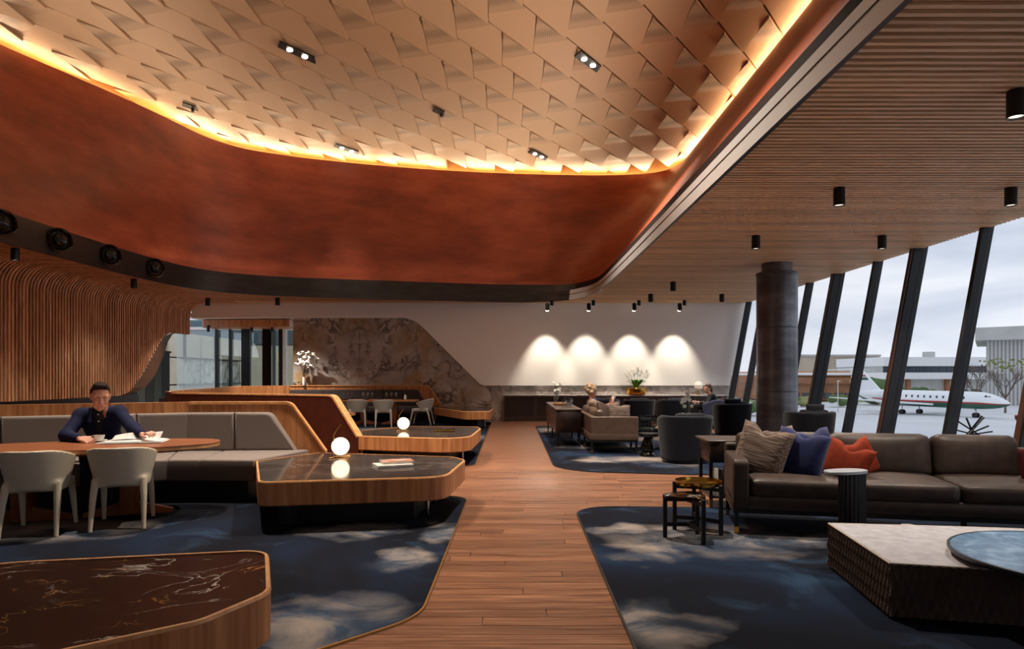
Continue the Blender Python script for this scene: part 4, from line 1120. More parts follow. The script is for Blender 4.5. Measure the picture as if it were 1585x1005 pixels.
# ---- magazines and trays
def magazine(label, px, py, rz, s, top):
    x, y = G(px, py, LZ); o = empty('magazine', (x, y, LZ), rz, label, 'magazine')
    pg = rbox('pages', 'page', (0, 0, .009), (s[0]*.985, s[1]*.985, .016), 0, 1, o); rbox('cover', top, (0, 0, .019), (s[0], s[1], .003), 0, 1, o)
    rbox('back_cover', 'book', (0, 0, .0012), (s[0], s[1], .002), 0, 1, o)
    return o
MT['cover_print'] = varied('printed_cover', [(.35, 'd8cfc4'), (.5, 'b5653c'), (.6, '6e6a6a'), (.75, 'cfc6bb')], (1, 1, 1), 7, 2, .35)
m1 = magazine('lower magazine of the pair on the lamp ledge', 608, 721, .42, (.38, .27), 'book')
m2 = magazine('upper magazine with orange picture on the lamp ledge', 614, 719, .35, (.34, .25), 'cover_print'); m2.location.z += .023
tr = empty('bronze_tray', (*G(688, 668, LZ), LZ), .1, 'long bronze tray with dark pebbles on the second ledge', 'tray')
rbox('tray_base', 'brass_dull', (0, 0, .008), (.36, .16, .012), .004, 1, tr)
for k in range(5): lathe('pebble', 'black_gloss', [(.001, 0), (.028, .008), (.034, .02), (.022, .036), (.001, .04)], 12, tr, (-.14+.07*k, .02*(-1)**k, .014))
for s in (-1, 1): rbox('tray_side', 'brass_dull', (0, s*.078, .02), (.36, .006, .03), 0, 1, tr)

# ---- glasses, bottle on the far table
def wine_glass(x, y, z, label, group):
    o = empty('wine_glass', (x, y, z), 0, label, 'glass', group)
    lathe('bowl', 'clear', [(.006, .09), (.028, .105), (.04, .14), (.038, .18), (.032, .21)], 14, o); lathe('stem', 'clear', [(.033, 0), (.03, .004), (.005, .01), (.004, .09)], 12, o); return o
wg = None
for k, px in enumerate((531, 538, 545, 562, 569, 576, 598, 606, 613)):
    yy = 19.95+.12*((k*2) % 3-1); x = (px-CX)*yy/F; lb = 'wine glass on far dining table, %s of the trio %s' % (('first', 'middle', 'last')[k % 3], 'nearest the russet booth' if px < 550 else 'in the middle' if px < 590 else 'beside the bottle')
    if wg is None: wg = wine_glass(x, yy, TZT, lb, 'wine glasses on the far dining table')
    else: dup(wg, (x, yy, TZT), None, lb)
bt = empty('wine_bottle', ((624-CX)*20.0/F, 20.0, TZT), 0, 'dark wine bottle standing at the end of the far dining table', 'bottle')
lathe('bottle_body', 'black_gloss', [(.036, 0), (.038, .01), (.038, .19), (.03, .22), (.014, .25), (.013, .31), (.015, .315)], 16, bt); lathe('foil', 'band', [(.0155, .27), (.0155, .318)], 14, bt)
cf = empty('white_carafe', ((627-CX)*19.75/F, 19.75, TZT), 0, 'small white carafe in front of the wine bottle', 'carafe')
lathe('carafe_body', 'ceramic', [(.03, 0), (.036, .03), (.03, .08), (.016, .12), (.018, .15)], 14, cf); tube('carafe_handle', 'ceramic', [(.02, 0, .13), (.05, 0, .11), (.034, 0, .05)], .004, 6, cf)
for k, px in enumerate((535, 566, 588)):
    pl = empty('dinner_plate', ((px-CX)*19.75/F, 19.75, TZT), 0, 'dark dinner plate with napkin on the far dining table, %s' % {535: 'nearest the russet booth', 566: 'the middle one', 588: 'nearest the bottle'}[px], 'plate', 'plates on the far dining table')
    lathe('plate_rim', 'black', [(.07, 0), (.09, .006), (.135, .016), (.13, .018), (.08, .009)], 24, pl)
    nk = rbox('napkin', 'fabric_dark', (0, 0, .03), (.1, .16, .025), .008, 1, pl)
# ---- vase with white blossom on the far bench shelf
def blossom_spray(o, base, n, h, spread, r, sd, mat_='petal'):
    R = random.Random(sd)
    for k in range(n):
        a = R.random()*2*PI; rr = spread*R.random()**.5; z = h*(.55+.45*R.random())
        tipp = Vector((rr*math.cos(a)+spread*.2, rr*math.sin(a)*.5, z))
        tube('stalk', 'twig', [base, (tipp.x*.3, tipp.y*.3, z*.5), tipp], [.004, .003, .002], 5, o)
        pr = [('ell', tipp+Vector((R.uniform(-1, 1), R.uniform(-1, 1), R.uniform(-1, 1)))*r*1.3, (r, r, r*.7)) for _ in range(5)]
        blob('blossom', mat_, pr, r*.45, r*.3, o)
vs = empty('blossom_vase', ((470-CX)*21.22/F, 21.22, 1.125), 0, 'slim white vase of white blossom in front of the grey marble', 'vase')
lathe('vase_body', 'ceramic', [(.04, 0), (.045, .02), (.042, .18), (.035, .24), (.04, .26)], 16, vs)
blossom_spray(vs, (0, 0, .22), 30, 1.02, .36, .036, 4)
# ================================================================== LIGHT FITTINGS
def downlight(x, y, label, lit=25.0, r=.068, h=.22, group='cylinder downlights under the slatted ceiling'):
    o = empty('cylinder_downlight', (x, y, CEIL-h), 0, label, 'downlight', group)
    hs = lathe('housing', 'black', [(r*.84, .02), (r*.84, .002), (r, 0), (r, h-.005), (r*.9, h)], 24, o)
    ln = lathe('lens', 'lamp_dim' if lit else 'lamp_off', [(.001, .015), (r*.82, .015), (r*.82, .018), (.001, .018)], 20, o)
    if lit:
        l = bpy.data.lights.new('downlight_beam', 'SPOT'); l.energy = lit; l.spot_size = 1.9; l.spot_blend = .8; l.color = (1, .88, .74); l.shadow_soft_size = .05
        b = bpy.data.objects.new('downlight_beam', l); b.location = (0, 0, -.01); link(b, o)
    return o
DL = 260.0
for x, y, where in ((4.06, 5.5, 'large black cylinder downlight at the frame edge above the long sofa'), (4.0, 8.35, 'black cylinder downlight above the console behind the sofa'), (6.1, 8.35, 'black cylinder downlight near the window fins at the frame edge'),
                    (4.0, 11.2, 'black cylinder downlight above the big tub chair'), (6.07, 11.2, 'black cylinder downlight between column and windows'), (3.94, 16.7, 'black cylinder downlight ahead of the spotlit white wall'),
                    (3.9, 19.2, 'black cylinder downlight close to the white wall above the orchid bowl'), (5.9, 19.2, 'black cylinder downlight close to the leaning end fin'),
                    (-8.95, 12.3, 'black cylinder downlight above the bent slats at the frame edge'), (-8.97, 16.2, 'black cylinder downlight under the last air nozzle'), (-9.0, 20.2, 'black cylinder downlight at the corner of slats and white wall'), (-6.9, 20.1, 'black cylinder downlight above the glazed screen')):
    downlight(x, y, where, DL*2.2 if (x < -6 and y > 20) else DL*.4 if x < -6 else DL)
for px in (850, 914, 984, 1054):
    x = (px-CX)*20.9/F
    o = empty('wall_washer', (x, 20.75, CEIL), 0, {850: 'twin black wall spotlight nearest the void', 914: 'second twin black wall spotlight from the void', 984: 'twin black wall spotlight above the orchid bowl', 1054: 'twin black wall spotlight nearest the windows'}[px], 'spotlight', 'wall spotlights')
    lathe('mount', 'black', [(.05, -.16), (.055, -.15), (.055, 0)], 16, o, (.07, 0, 0))
    hd = lathe('head', 'black', [(.055, -.11), (.06, -.1), (.06, .1), (.05, .11)], 16, o, (-.06, .05, -.2), rot=(-.35, 0, 0))
    under(lathe('lens', 'lamp_on', [(.001, 0), (.05, 0), (.05, .006), (.001, .006)], 16, o, (-.06, .088, -.308), rot=(-.35, 0, 0)), hd)
    l = bpy.data.lights.new('wash_beam', 'SPOT'); l.energy = 190; l.spot_size = math.radians(60); l.spot_blend = .7; l.color = (1, .86, .68); l.shadow_soft_size = .05
    b = bpy.data.objects.new('wash_beam', l); b.location = (-.06, .10, -.34); link(b, o)
    b.rotation_euler = (math.radians(22), 0, 0)
SLOT_W = 2200
# ---- slots with spotlights among the tiles
for px, py, lit, nm in ((462, 83, 2, 'long black spotlight slot with two lit lamps among the tiles'), (912, 97, 2, 'black spotlight slot with two lit lamps near the cove corner'), (538, 232, 2, 'black spotlight slot above the glowing cove edge'),
                        (834, 241, 2, 'black spotlight slot low over the copper wall'), (681, 174, 0, 'small unlit black opening in the middle of the tiles'), (295, 166, 0, 'small unlit black opening near the glowing side cove'),
                        (250, -260, 2, 'added spotlight slot out of view over the bench booth'), (900, -260, 2, 'added spotlight slot out of view over the walkway')):  # last two slots are added out of view to brighten the room
    z = TZ-.035; Y = (z-EYE)*F/(HY-py); x = (px-CX)*Y/F
    ang = math.atan2(TU.y, TU.x); o = empty('tile_spotlight_slot', (x, Y, z), ang, nm, 'spotlight', 'spotlight slots in the raised ceiling')
    L = 1.0 if lit else .5
    v = [(-L/2, -.11, 0), (L/2-.2, -.11, 0), (L/2, .11, 0), (-L/2+.1, .11, 0)]; v = v+[(a, b, .03) for a, b, c in v]
    mk('slot', v, [(3, 2, 1, 0), (4, 5, 6, 7), (0, 1, 5, 4), (1, 2, 6, 5), (2, 3, 7, 6), (3, 0, 4, 7)], 'black', o)
    for k in range(lit): lathe('lamp', 'lamp_on', [(.001, -.02), (.055, -.02), (.06, 0), (.001, 0)], 14, o, (-.2+.35*k, 0, 0))
    if not lit: lathe('sensor', 'black', [(.03, -.09), (.035, -.05), (.02, 0)], 12, o, (.05, 0, 0))
    if lit:
        near = py < 150
        l = bpy.data.lights.new('slot_beam', 'SPOT'); l.energy = SLOT_W if near else SLOT_W*.3; l.spot_size = 1.7 if near else .8; l.spot_blend = .9; l.color = (1, .88, .74); l.shadow_soft_size = .12
        b = bpy.data.objects.new('slot_beam', l); b.location = (0, 0, -.06); link(b, o)
# ---- air nozzles in the steel band
for y, nm in ((11.45, 'black round air nozzle cut by the frame edge'), (12.92, 'largest whole black round air nozzle in the steel band'), (14.55, 'middle black round air nozzle in the steel band'), (16.25, 'smallest black round air nozzle in the steel band')):
    xs = crossx(RB, y); x = xs[0]
    o = empty('air_nozzle', (x+.0, y, 3.99), 0, nm, 'air vent', 'air nozzles in the steel band')
    o.rotation_euler = (0, PI/2, -.62)
    o.location.x += .10
    lathe('ring', 'black_gloss', [(.17, -.25), (.2, -.1), (.232, .02), (.215, .045), (.185, .03), (.17, -.0)], 32, o)
    lathe('bowl', 'black', [(.165, .0), (.15, -.02), (.001, -.03)], 28, o)
    lathe('nozzle_ball', 'black_gloss', [(.10, -.02), (.115, .02), (.105, .055), (.06, .08), (.001, .088)], 28, o)
    rbox('blade', 'black_gloss', (0, 0, .07), (.2, .03, .03), .01, 1, o)
# ================================================================== SOFA GROUP
SO = (1.97, 6.08, 0); SR = -.215
sofa = empty('long_sofa', SO, SR, 'long brown leather sofa with black frame in front of the windows', 'sofa')
SL = 3.55
def leg(par, x, y, z=.2, m='black'):
    lg = rbox('leg', m, (x, y, (z+.012)/2+.03), (.035, .035, z-.06), 0, 1, par); under(rbox('brass_tip', 'brass', (x, y, .042), (.037, .037, .06), 0, 1, par), lg)
for x in (.03, .95, 1.85, 2.75, SL-.03):
    leg(sofa, x, .04)
    if x in (.03, SL-.03): leg(sofa, x, .86)
bar('rail', 'black', (0, .03, .215), (SL, .03, .215), .03, .035, sofa); bar('rail', 'black', (.02, .03, .215), (.02, .88, .215), .03, .035, sofa); bar('rail', 'black', (0, .86, .215), (SL, .86, .215), .03, .035, sofa)
rbox('base', 'leather', (SL/2, .46, .295), (SL, .9, .125), .015, 2, sofa)
puff('armrest', 'leather', (.07, .46, .455), (.14, .92, .43), .022, .004, sofa, n=8)
rbox('back_frame', 'leather', (SL/2, .87, .5), (SL, .1, .5), .03, 3, sofa)
for k, (a, b) in enumerate(((.145, .98), (.985, 1.83), (1.835, 2.72), (2.725, 3.5))):
    puff('seat_cushion', 'leather', ((a+b)/2, .37, .425), (b-a, .76, .17), .06, .025, sofa)
for k, (a, b) in enumerate(((.10, .93), (.94, 1.84), (1.85, 2.56), (2.75, 3.5))):
    o = puff('back_cushion', 'leather', ((a+b)/2, .76, .66), (b-a, .42, .2), .075, .035, sofa, (PI/2-.16, 0, 0))
puff('corner_cushion', 'leather', (2.72, .40, .655), (.72, .42, .2), .075, .035, sofa, (PI/2-.12, 0, -PI/2))
def on_sofa(x, y, z): 
    c, s = math.cos(SR), math.sin(SR); return (SO[0]+c*x-s*y, SO[1]+s*x+c*y, z)
def throw(nm, label, m, x, y, z, w_, h, t, rx, ry, rz, dent=.05):
    o = pillow('throw_pillow', m, w_, h, t, None, on_sofa(x, y, z), (rx, ry, SR+rz), 16, dent); tag(o, label, 'cushion', 'throw cushions on the long sofa'); return o
throw('a', 'ribbed taupe cushion leaning back in the sofa corner', 'pattern', .30, .42, .715, .52, .50, .17, -.25, .22, -.62, .10)
throw('a', 'second ribbed taupe cushion half hidden behind the ribbed front one', 'pattern', .50, .60, .70, .48, .46, .14, -.2, -.1, .75, .05)
throw('b', 'bright blue velvet cushion in the middle of the cushion row', 'blue_velvet', .62, .34, .70, .47, .46, .17, -.22, .18, -.55, .07)
throw('b', 'second blue velvet cushion peeking out behind the blue front one', 'blue_velvet', .80, .56, .70, .44, .44, .14, -.2, -.15, .6, .05)
throw('c', 'orange velvet cushion in front of the orange pair', 'orange', 1.02, .36, .63, .40, .38, .14, -.3, .3, -.5, .08)
throw('c', 'second orange velvet cushion tipped against the sofa back', 'orange', 1.17, .52, .65, .36, .36, .12, -.25, -.3, .55, .03)
throw('d', 'dark maroon cushion at the frame edge of the sofa', 'maroon', 2.58, .40, .62, .36, .36, .14, -.2, 0, .3, .03)
# ---- oval-topped side table
ct = empty('side_table', (2.80, 5.62, .012), .35, 'black side table with an oval pale-grey top in front of the sofa', 'side table')
ov = superoval(.20, .105, 2.3, 40)
MT['grey_top'] = plain('pale_grey_top', '9aa0a8', .3)
prism('table_top', 'grey_top', [(a-.07, b) for a, b in ov], .612, .634, ct, .004, 1)
fl = []
for k in range(80):
    a = 2*PI*k/80; r = 1+.035*(1 if (k//2) % 2 else -1); fl.append((.115*r*math.cos(a)+.0, .085*r*math.sin(a)))
prism('fluted_column', 'black', fl, 0, .614, ct)
# ---- nest of two small tables
def nest(label, cx, cy, pts, h, brass, group):
    o = empty('nest_table', (cx, cy, .012), 0, label, 'side table', group)
    for x, y in pts: rbox('leg', 'black', (x, y, h/2), (.034, .034, h), .004, 1, o)
    for x, y in pts:
        bar('stretcher', 'black', (0, 0, .115), (x, y, .115), .022, .034, o); bar('top_rail', 'black', (0, 0, h-.045), (x, y, h-.045), .022, .03, o)
    if brass:
        lathe('brass_tray', 'brass', [(.001, h-.02), (.195, h-.02), (.205, h-.01), (.208, h+.022), (.203, h+.022), (.197, h-.008), (.001, h-.012)], 48, o)
    else:
        ang = [math.atan2(y, x) for x, y in pts]; p = []
        for k in range(60):
            a = 2*PI*k/60; r = max(.16, .16+.045*max(math.cos(3*(a-ang[0])), -.4)); p.append((r*math.cos(a), r*math.sin(a)))
        prism('stone_top', 'black_stone', p, h-.022, h-.002, o, .004, 1)
    return o
def tri(r, a0): return [(r*math.cos(a0+2*PI*k/3), r*math.sin(a0+2*PI*k/3)) for k in range(3)]
nest('lower black three-legged nest table with dark stone top', 1.52, 5.95, [(-.185, .01), (.075, -.26), (.13, .13)], .375, False, 'nest of tables')
nest('taller black three-legged nest table with round brass tray top', 1.69, 6.2, [(-.2, .06), (.155, -.17), (.02, .22)], .44, True, 'nest of tables')
# ---- console behind the sofa
cs = empty('console_table', (2.08, 7.28, 0), -.06, 'dark console table behind the end of the long sofa', 'console')
rbox('table_top', 'grey_wood', (.75, .3, .72), (1.5, .62, .025), .004, 1, cs); rbox('drawer_box', 'dark_wood', (.76, .3, .6), (1.44, .56, .22), .004, 1, cs)
rbox('shelf', 'dark_wood', (.76, .3, .12), (1.44, .54, .025), 0, 1, cs)
for x in (.05, 1.45):
    for y in (.05, .55):
        lg = rbox('leg', 'black', (x, y, .3), (.035, .035, .6), 0, 1, cs); under(rbox('brass_tip', 'brass', (x, y, .06), (.037, .037, .1), 0, 1, cs), lg)
for x, m, h, nm in ((.10, 'page', .30, 'white'), (.165, 'dark_wood', .27, 'dark'), (.235, 'book', .29, 'pale'), (.30, 'blue_cloth', .26, 'blue')):
    c_, s_ = math.cos(-.06), math.sin(-.06); bx, by = 2.08+c_*x-s_*.12, 7.28+s_*x+c_*.12
    b = empty('book', (bx, by, .133), -.06, '%s book standing on the lower shelf of the console' % nm, 'book', 'books on the console shelf')
    rbox('cover', m, (0, 0, h/2), (.045, .2, h), .003, 1, b); rbox('pages', 'page', (0, .005, h/2), (.036, .205, h-.012), 0, 1, b)
pd = empty('brass_dish', (2.75, 7.6, .733), 0, 'small round brass dish on the console behind the sofa', 'dish'); lathe('dish', 'brass', [(.04, 0), (.08, .01), (.1, .03), (.096, .03), (.075, .014), (.001, .01)], 24, pd)
# ---- sculpture of black sticks
sk = empty('stick_sculpture', (4.95, 7.35, 0), 0, 'black sculpture of crossed sticks standing behind the sofa', 'sculpture')
rbox('stand', 'black', (0, 0, .37), (.3, .3, .74), .01, 1, sk); rbox('stand_top', 'black', (0, 0, .75), (.42, .36, .02), .003, 1, sk)
for k, (dx, dz) in enumerate(((.16, .20), (-.15, .17), (.19, .11), (.22, .05), (.10, .22), (-.08, .2), (-.2, .07))):
    bar('stick', 'black', (-dx*.55, (k-3)*.015, .77), (dx, (3-k)*.015, .77+dz), .014, .014, sk)
# ---- pleated ottoman and blue disc table
ot = empty('pleated_ottoman', (0, 0, 0), 0, 'large angular ottoman with suede top and pleated sides', 'ottoman')
op = [(2.33, 5.02), (2.19, 3.95), (2.9, 3.78), (4.15, 3.5), (4.4, 4.7), (3.2, 4.9)]
OZ = .34
MT['piping'] = plain('pale_piping', 'b8a894', .7)
v = []; f = []; rows = 12
ccw = op if area2(op) > 0 else op[::-1]; edge_pts = []
for i in range(len(ccw)):
    a = Vector(ccw[i]); b = Vector(ccw[(i+1) % len(ccw)]); L = (b-a).length; u = (b-a)/L; nn = Vector((u.y, -u.x)); nc = max(4, int(L/.0125))
    for k in range(nc):
        s = L*k/nc; edge_pts.append((a+u*s, nn, s))
n = len(edge_pts)
for j in range(rows+1):
    z = .03+(OZ-.035)*j/rows; t = j/rows
    for p, nn, s in edge_pts:
        ph = s/.05; w1 = abs((ph % 1)-.5)*2; w2 = abs(((ph+.5) % 1)-.5)*2
        m = .5-.5*math.cos(4*PI*t); off = .02*(w1*(1-m)+w2*m)
        q = p+nn*(off-.004); v.append((q.x, q.y, z))
for j in range(rows):
    for i in range(n): f.append((j*n+i, j*n+(i+1) % n, (j+1)*n+(i+1) % n, (j+1)*n+i))
mk('pleated_side', v, f, 'pleat', ot)
prism('suede_top', 'suede', inset(op, .004), OZ-.03, OZ, ot, .012, 2)
pth = [(p[0], p[1], OZ-.006) for p in inset(op, -.004)]; tube('piping', 'piping', pth+[pth[0]], .006, 6, ot)
prism('base', 'black', inset(op, .05), .011, .04, ot)
bd = empty('disc_table', (3.24, 3.84, OZ), 0, 'round blue marbled disc table resting on the ottoman', 'table')
lathe('disc_top', 'blue_top', [(.001, .048), (.64, .048), (.655, .052), (.655, .058), (.001, .058)], 96, bd)
MT['disc_rim_m'] = plain('dark_disc_edge', '2c3038', .4)
lathe('disc_rim', 'disc_rim_m', [(.60, .022), (.66, .03), (.672, .044), (.672, .058), (.657, .06), (.657, .046), (.60, .046)], 96, bd)
lathe('disc_base', 'black', [(.25, 0), (.25, .03)], 40, bd)
wc = empty('white_candle_pot', (3.02, 5.2, .012), 0, 'small white pot between ottoman and sofa', 'pot')
lathe('pot_body', 'ceramic', [(.04, 0), (.05, .02), (.055, .25), (.052, .27), (.048, .27), (.048, .24), (.001, .24)], 24, wc); lathe('pot_fill', 'page', [(.001, .255), (.048, .255), (.048, .258), (.001, .258)], 20, wc)

# ================================================================== MIDDLE SEATING
def tub_field(P):
    x, y, z = P[:, 0], P[:, 1], P[:, 2]
    R = .36+.07*np.clip(z/.75, 0, 1)
    rho = (np.abs(x)**2.6+np.abs(y)**2.6)**(1/2.6)
    out = np.maximum(rho-R, np.abs(z-.40)-.37)
    inn = np.maximum(rho-(R-.085), .38-z)
    fr = np.maximum(np.abs(x)-.30, -(y-.05)); fr = np.maximum(fr, .40-z)
    d = np.maximum(out, -np.minimum(inn, 9)); 
    top = .77-.16*np.clip((y-.0)/.45, 0, 1)
    d = np.maximum(d, z-top); d = np.maximum(d, -fr)
    return d-.0
tv, tf = nets(lambda P: tub_field(P), (-.5, -.5, -.02), (.5, .5, .82), .022)
def tub_chair(label, loc, rz, m='navy', sc=1.0):
    o = empty('tub_armchair', loc, rz, label, 'armchair', 'tub armchairs in the lounge'); o.scale = (sc, sc, sc)
    s = mk('shell', tv, tf, m, o, True)
    md = s.modifiers.new('smooth', 'SMOOTH'); md.factor = .5; md.iterations = 4
    puff('seat_cushion', m, (0, .03, .42), (.62, .66, .15), .05, .02, o, n=8)
    puff('back_cushion', m, (0, -.24, .62), (.5, .38, .13), .05, .02, o, (PI/2+.15, 0, 0), 8)
    lathe('base', 'black', [(.30, 0), (.33, .01), (.33, .04)], 32, o)
    return o
t1 = tub_chair('large dark navy tub armchair with its back to the viewer beside the console', (2.83, 11.2, .012), .12, 'navy', 1.0)
dup(t1, (5.12, 15.9, .012), .1, 'navy tub armchair in front of the leaning fins beside the steel column')
dup(t1, (5.37, 12.35, .012), -.1, 'navy tub armchair half hiding the foot of the steel column')
dup(t1, (4.4, 18.7, .012), .2, 'dark tub armchair before the low cabinets, nearer the seated woman in black')
dup(t1, (3.45, 18.5, .012), -.2, 'dark tub armchair before the low cabinets, under the orchid bowl')
dup(t1, (2.55, 18.9, .012), -.35, 'dark tub armchair before the low cabinets, beyond the reading person')
tc_ = dup(t1, (5.5, 18.6, .012), 1.35, 'grey-blue tub armchair holding the seated person in black')
MT['greyblue'] = varied('grey_blue_velvet', [(.3, '3a3f58'), (.7, '535a78')], (5, 5, 5), 3, 4, .85, spec=.2)
for c in tc_.children:
    if c.name.startswith(('shell',)):
        c.data = c.data.copy(); c.data.materials[0] = MT['greyblue']
# neck pillows on two chairs
pk = pillow('headrest_pillow', 'navy', .34, .16, .12, None, (5.37, 12.1, .84), (0, 0, .0)); tag(pk, 'dark roll pillow on top of the chair by the column foot', 'cushion')
pk = pillow('headrest_pillow', 'navy', .42, .16, .12, None, (5.05, 15.62, .82), (0, 0, .1)); tag(pk, 'dark roll pillow on top of the chair before the leaning fins', 'cushion')
# ---- credenza
cr = empty('credenza', (.88, 13.55, 0), 0, 'long dark credenza standing at the edge of the walkway', 'cabinet')
rbox('cabinet_top', 'grey_wood', (.25, 1.85, .745), (.53, 3.74, .03), .005, 1, cr); rbox('carcass', 'dark_wood', (.25, 1.85, .51), (.49, 3.68, .44), .005, 1, cr)
for k in range(4):
    d = rbox('door', 'grey_wood', (-.003, .48+.92*k, .51), (.02, .88, .42), .003, 1, cr); under(rbox('handle', 'brass', (-.02, .85+.92*k, .51), (.014, .012, .12), 0, 1, cr), d)
for x in (.03, .47):
    for y in (.04, 1.85, 3.66): rbox('leg', 'black', (x, y, .155), (.03, .03, .29), 0, 1, cr)
def on_cred(px, py): return G(px, py, .76)
ty = empty('timber_tray', (1.12, 15.4, .76), .1, 'round timber tray on the credenza', 'tray'); lathe('tray', 'veneer_edge', [(.001, 0), (.17, 0), (.19, .02), (.195, .045), (.185, .045), (.175, .015), (.001, .012)], 32, ty)
for k, (dx, dy) in enumerate(((.13, -.75), (.2, -.45), (.06, -.55))):
    j = empty('glass_jar', (1.08+dx, 15.4+dy, .76), 0, 'clear lidded glass jar on the credenza, %s' % ('nearest the walkway corner', 'nearest the sofa', 'next to the timber tray')[k], 'jar', 'jars on the credenza')
    lathe('jar_body', 'clear', [(.05, 0), (.055, .01), (.055, .13), (.045, .15)], 18, j); lathe('jar_lid', 'black_gloss', [(.048, .15), (.05, .155), (.045, .17), (.015, .175), (.012, .195)], 18, j)
v2 = empty('orchid_vase', (1.08, 16.7, .76), 0, 'clear vase of white flowers on the credenza', 'vase')
lathe('vase_body', 'clear', [(.05, 0), (.06, .01), (.06, .28), (.058, .29)], 18, v2); blossom_spray(v2, (0, 0, .05), 8, .5, .09, .022, 11)
# ---- leather sofa seen from its end
ls = empty('leather_sofa', (1.42, 12.35, 0), 0, 'taupe leather sofa seen from its arm end beside the credenza', 'sofa')
LL = 2.6
for x in (.03, .83):
    for y in (.03, LL-.03): leg(ls, x, y, .22)
leg(ls, .03, 1.3, .22)
for a, b in (((0, .03, .235), (.86, .03, .235)), ((.03, 0, .235), (.03, LL, .235)), ((.83, 0, .235), (.83, LL, .235))): bar('rail', 'black', a, b, .03, .04, ls)
rbox('base', 'leather_tan', (.43, LL/2, .31), (.86, LL, .11), .012, 2, ls)
for y in (.06, LL-.06): rbox('armrest', 'leather_tan', (.44, y, .46), (.86, .11, .44), .02, 3, ls)
rbox('back_frame', 'leather_tan', (.06, LL/2, .46), (.1, LL-.1, .44), .02, 3, ls)
for k in range(2):
    puff('seat_cushion', 'leather_tan', (.5, .12+.59+1.18*k, .42), (.7, 1.17, .15), .05, .02, ls, n=8)
    puff('back_cushion', 'leather_tan', (.19, .12+.59+1.18*k, .62), (1.15, .36, .16), .06, .03, ls, (PI/2, 0, -PI/2), 8)
for k, (x, y, z, ry, rz, m, nm) in enumerate(((1.72, 12.75, .73, .2, .95, 'leather_tan', 'taupe cushion slumped against the back of the leather sofa'), (2.0, 12.78, .69, .05, .15, 'pattern', 'ribbed cushion leaning on the arm of the leather sofa'), (1.95, 13.25, .7, -.15, .6, 'pattern', 'second ribbed cushion beside the reading person'))):
    o = pillow('throw_pillow', m, .46, .42, .15, None, (x, y, z), (-.25, ry, rz), 14, .04); tag(o, nm, 'cushion', 'cushions on the leather sofa')
# ---- pawn-shaped stool, coffee table, lanterns
st = empty('pawn_stool', (2.40, 12.0, .012), 0, 'black pawn-shaped stool at the arm of the leather sofa', 'stool')
lathe('stool_body', 'black_gloss', [(.14, 0), (.15, .015), (.135, .05), (.105, .085), (.10, .095), (.145, .11), (.15, .125), (.12, .22), (.085, .31), (.075, .34)], 40, st)
lathe('stool_top', 'black', [(.07, .335), (.155, .345), (.175, .375), (.175, .40), (.165, .41), (.001, .412)], 40, st)
ctb = empty('coffee_table', (3.0, 13.2, .012), 0, 'low black coffee table behind the big tub chair', 'table')
prism('table_top', 'black_gloss', fillet([(-.75, -.4), (.75, -.4), (.75, .4), (-.75, .4)], .1, 6), .35, .39, ctb, .005, 1)
for x in (-.65, .65):
    for y in (-.3, .3): rbox('leg', 'black', (x, y, .175), (.04, .04, .35), 0, 1, ctb)
for px, nm in ((998, 'clear glass lantern on the coffee table beside the leather sofa'), (1018, 'second clear glass lantern nearer the tub chair')):
    x = (px-CX)*13.1/F; o = empty('glass_lantern', (x, 13.1, .402), 0, nm, 'lantern')
    for sx, sy, a, b in ((-1, 0, .006, .2), (1, 0, .006, .2), (0, -1, .2, .006), (0, 1, .2, .006)): rbox('pane', 'clear', (sx*.1, sy*.1, .13), (a, b, .26), 0, 1, o)
    rbox('lantern_base', 'black', (0, 0, .005), (.2, .2, .01), 0, 1, o)
for k in range(4):
    pr = [('ell', (0, 0, .03), (.06, .035, .03)), ('cap', (0, 0, .03), (.05, .02, .05), .02, .01)]
    o = blob('seashell', 'knit', pr, .012, .02, None, None, (2.78+.1*k, 12.95+.04*(-1)**k, .402), (0, 0, k*1.2)); tag(o, 'pale seashell on the coffee table edge, %s' % ('nearest the lantern', 'second from the lantern', 'third from the lantern', 'half behind the tub chair')[k], 'seashell', 'shells on the coffee table')
# ---- orchids
def orchid(o, base, top, n, sd, fl=.035):
    R = random.Random(sd); base = Vector(base); top = Vector(top); mid = (base+top)/2+Vector((0, 0, (top-base).length*.1))
    tube('stalk', 'leaf', [base, mid, top], [.004, .004, .003], 6, o)
    for k in range(n):
        c = top+(mid-top)*(k/n*.9)+Vector((R.uniform(-1, 1), R.uniform(-1, 1), R.uniform(-.4, 1)))*fl*.9
        pr = [('ell', c+Vector((math.cos(a)*fl*.6, 0, math.sin(a)*fl*.6)), (fl*.5, fl*.18, fl*.5)) for a in (PI/2, PI/2+1.3, PI/2-1.3, -PI/2+.6, -PI/2-.6)]
        blob('flower', 'petal', pr, fl*.3, .004, o)
def leaf_blade(o, a, L, h, wd_, base=(0, 0, 0)):
    v = []; f = []
    for k in range(6):
        t = k/5; x = math.cos(a)*L*t; y = math.sin(a)*L*t; z = h*math.sin(t*PI*.6); ww = wd_*math.sin(PI*(.1+.88*t))
        dx, dy = -math.sin(a)*ww, math.cos(a)*ww; v += [(base[0]+x-dx, base[1]+y-dy, base[2]+z+.01), (base[0]+x, base[1]+y, base[2]+z), (base[0]+x+dx, base[1]+y+dy, base[2]+z+.01)]
        if k:
            q = 3*k; f += [(q-3, q-2, q+1, q), (q-2, q-1, q+2, q+1)]
    mk('leaf', v, f, 'leaf', o, True)
ob = empty('orchid_bowl', ((985-CX)*21.25/F, 21.25, .835), 0, 'wide gold bowl of white orchids on the low cabinets', 'flower bowl')
lathe('bowl', 'brass', [(.25, 0), (.29, .02), (.315, .08), (.315, .2), (.305, .21), (.29, .2), (.001, .17)], 40, ob)
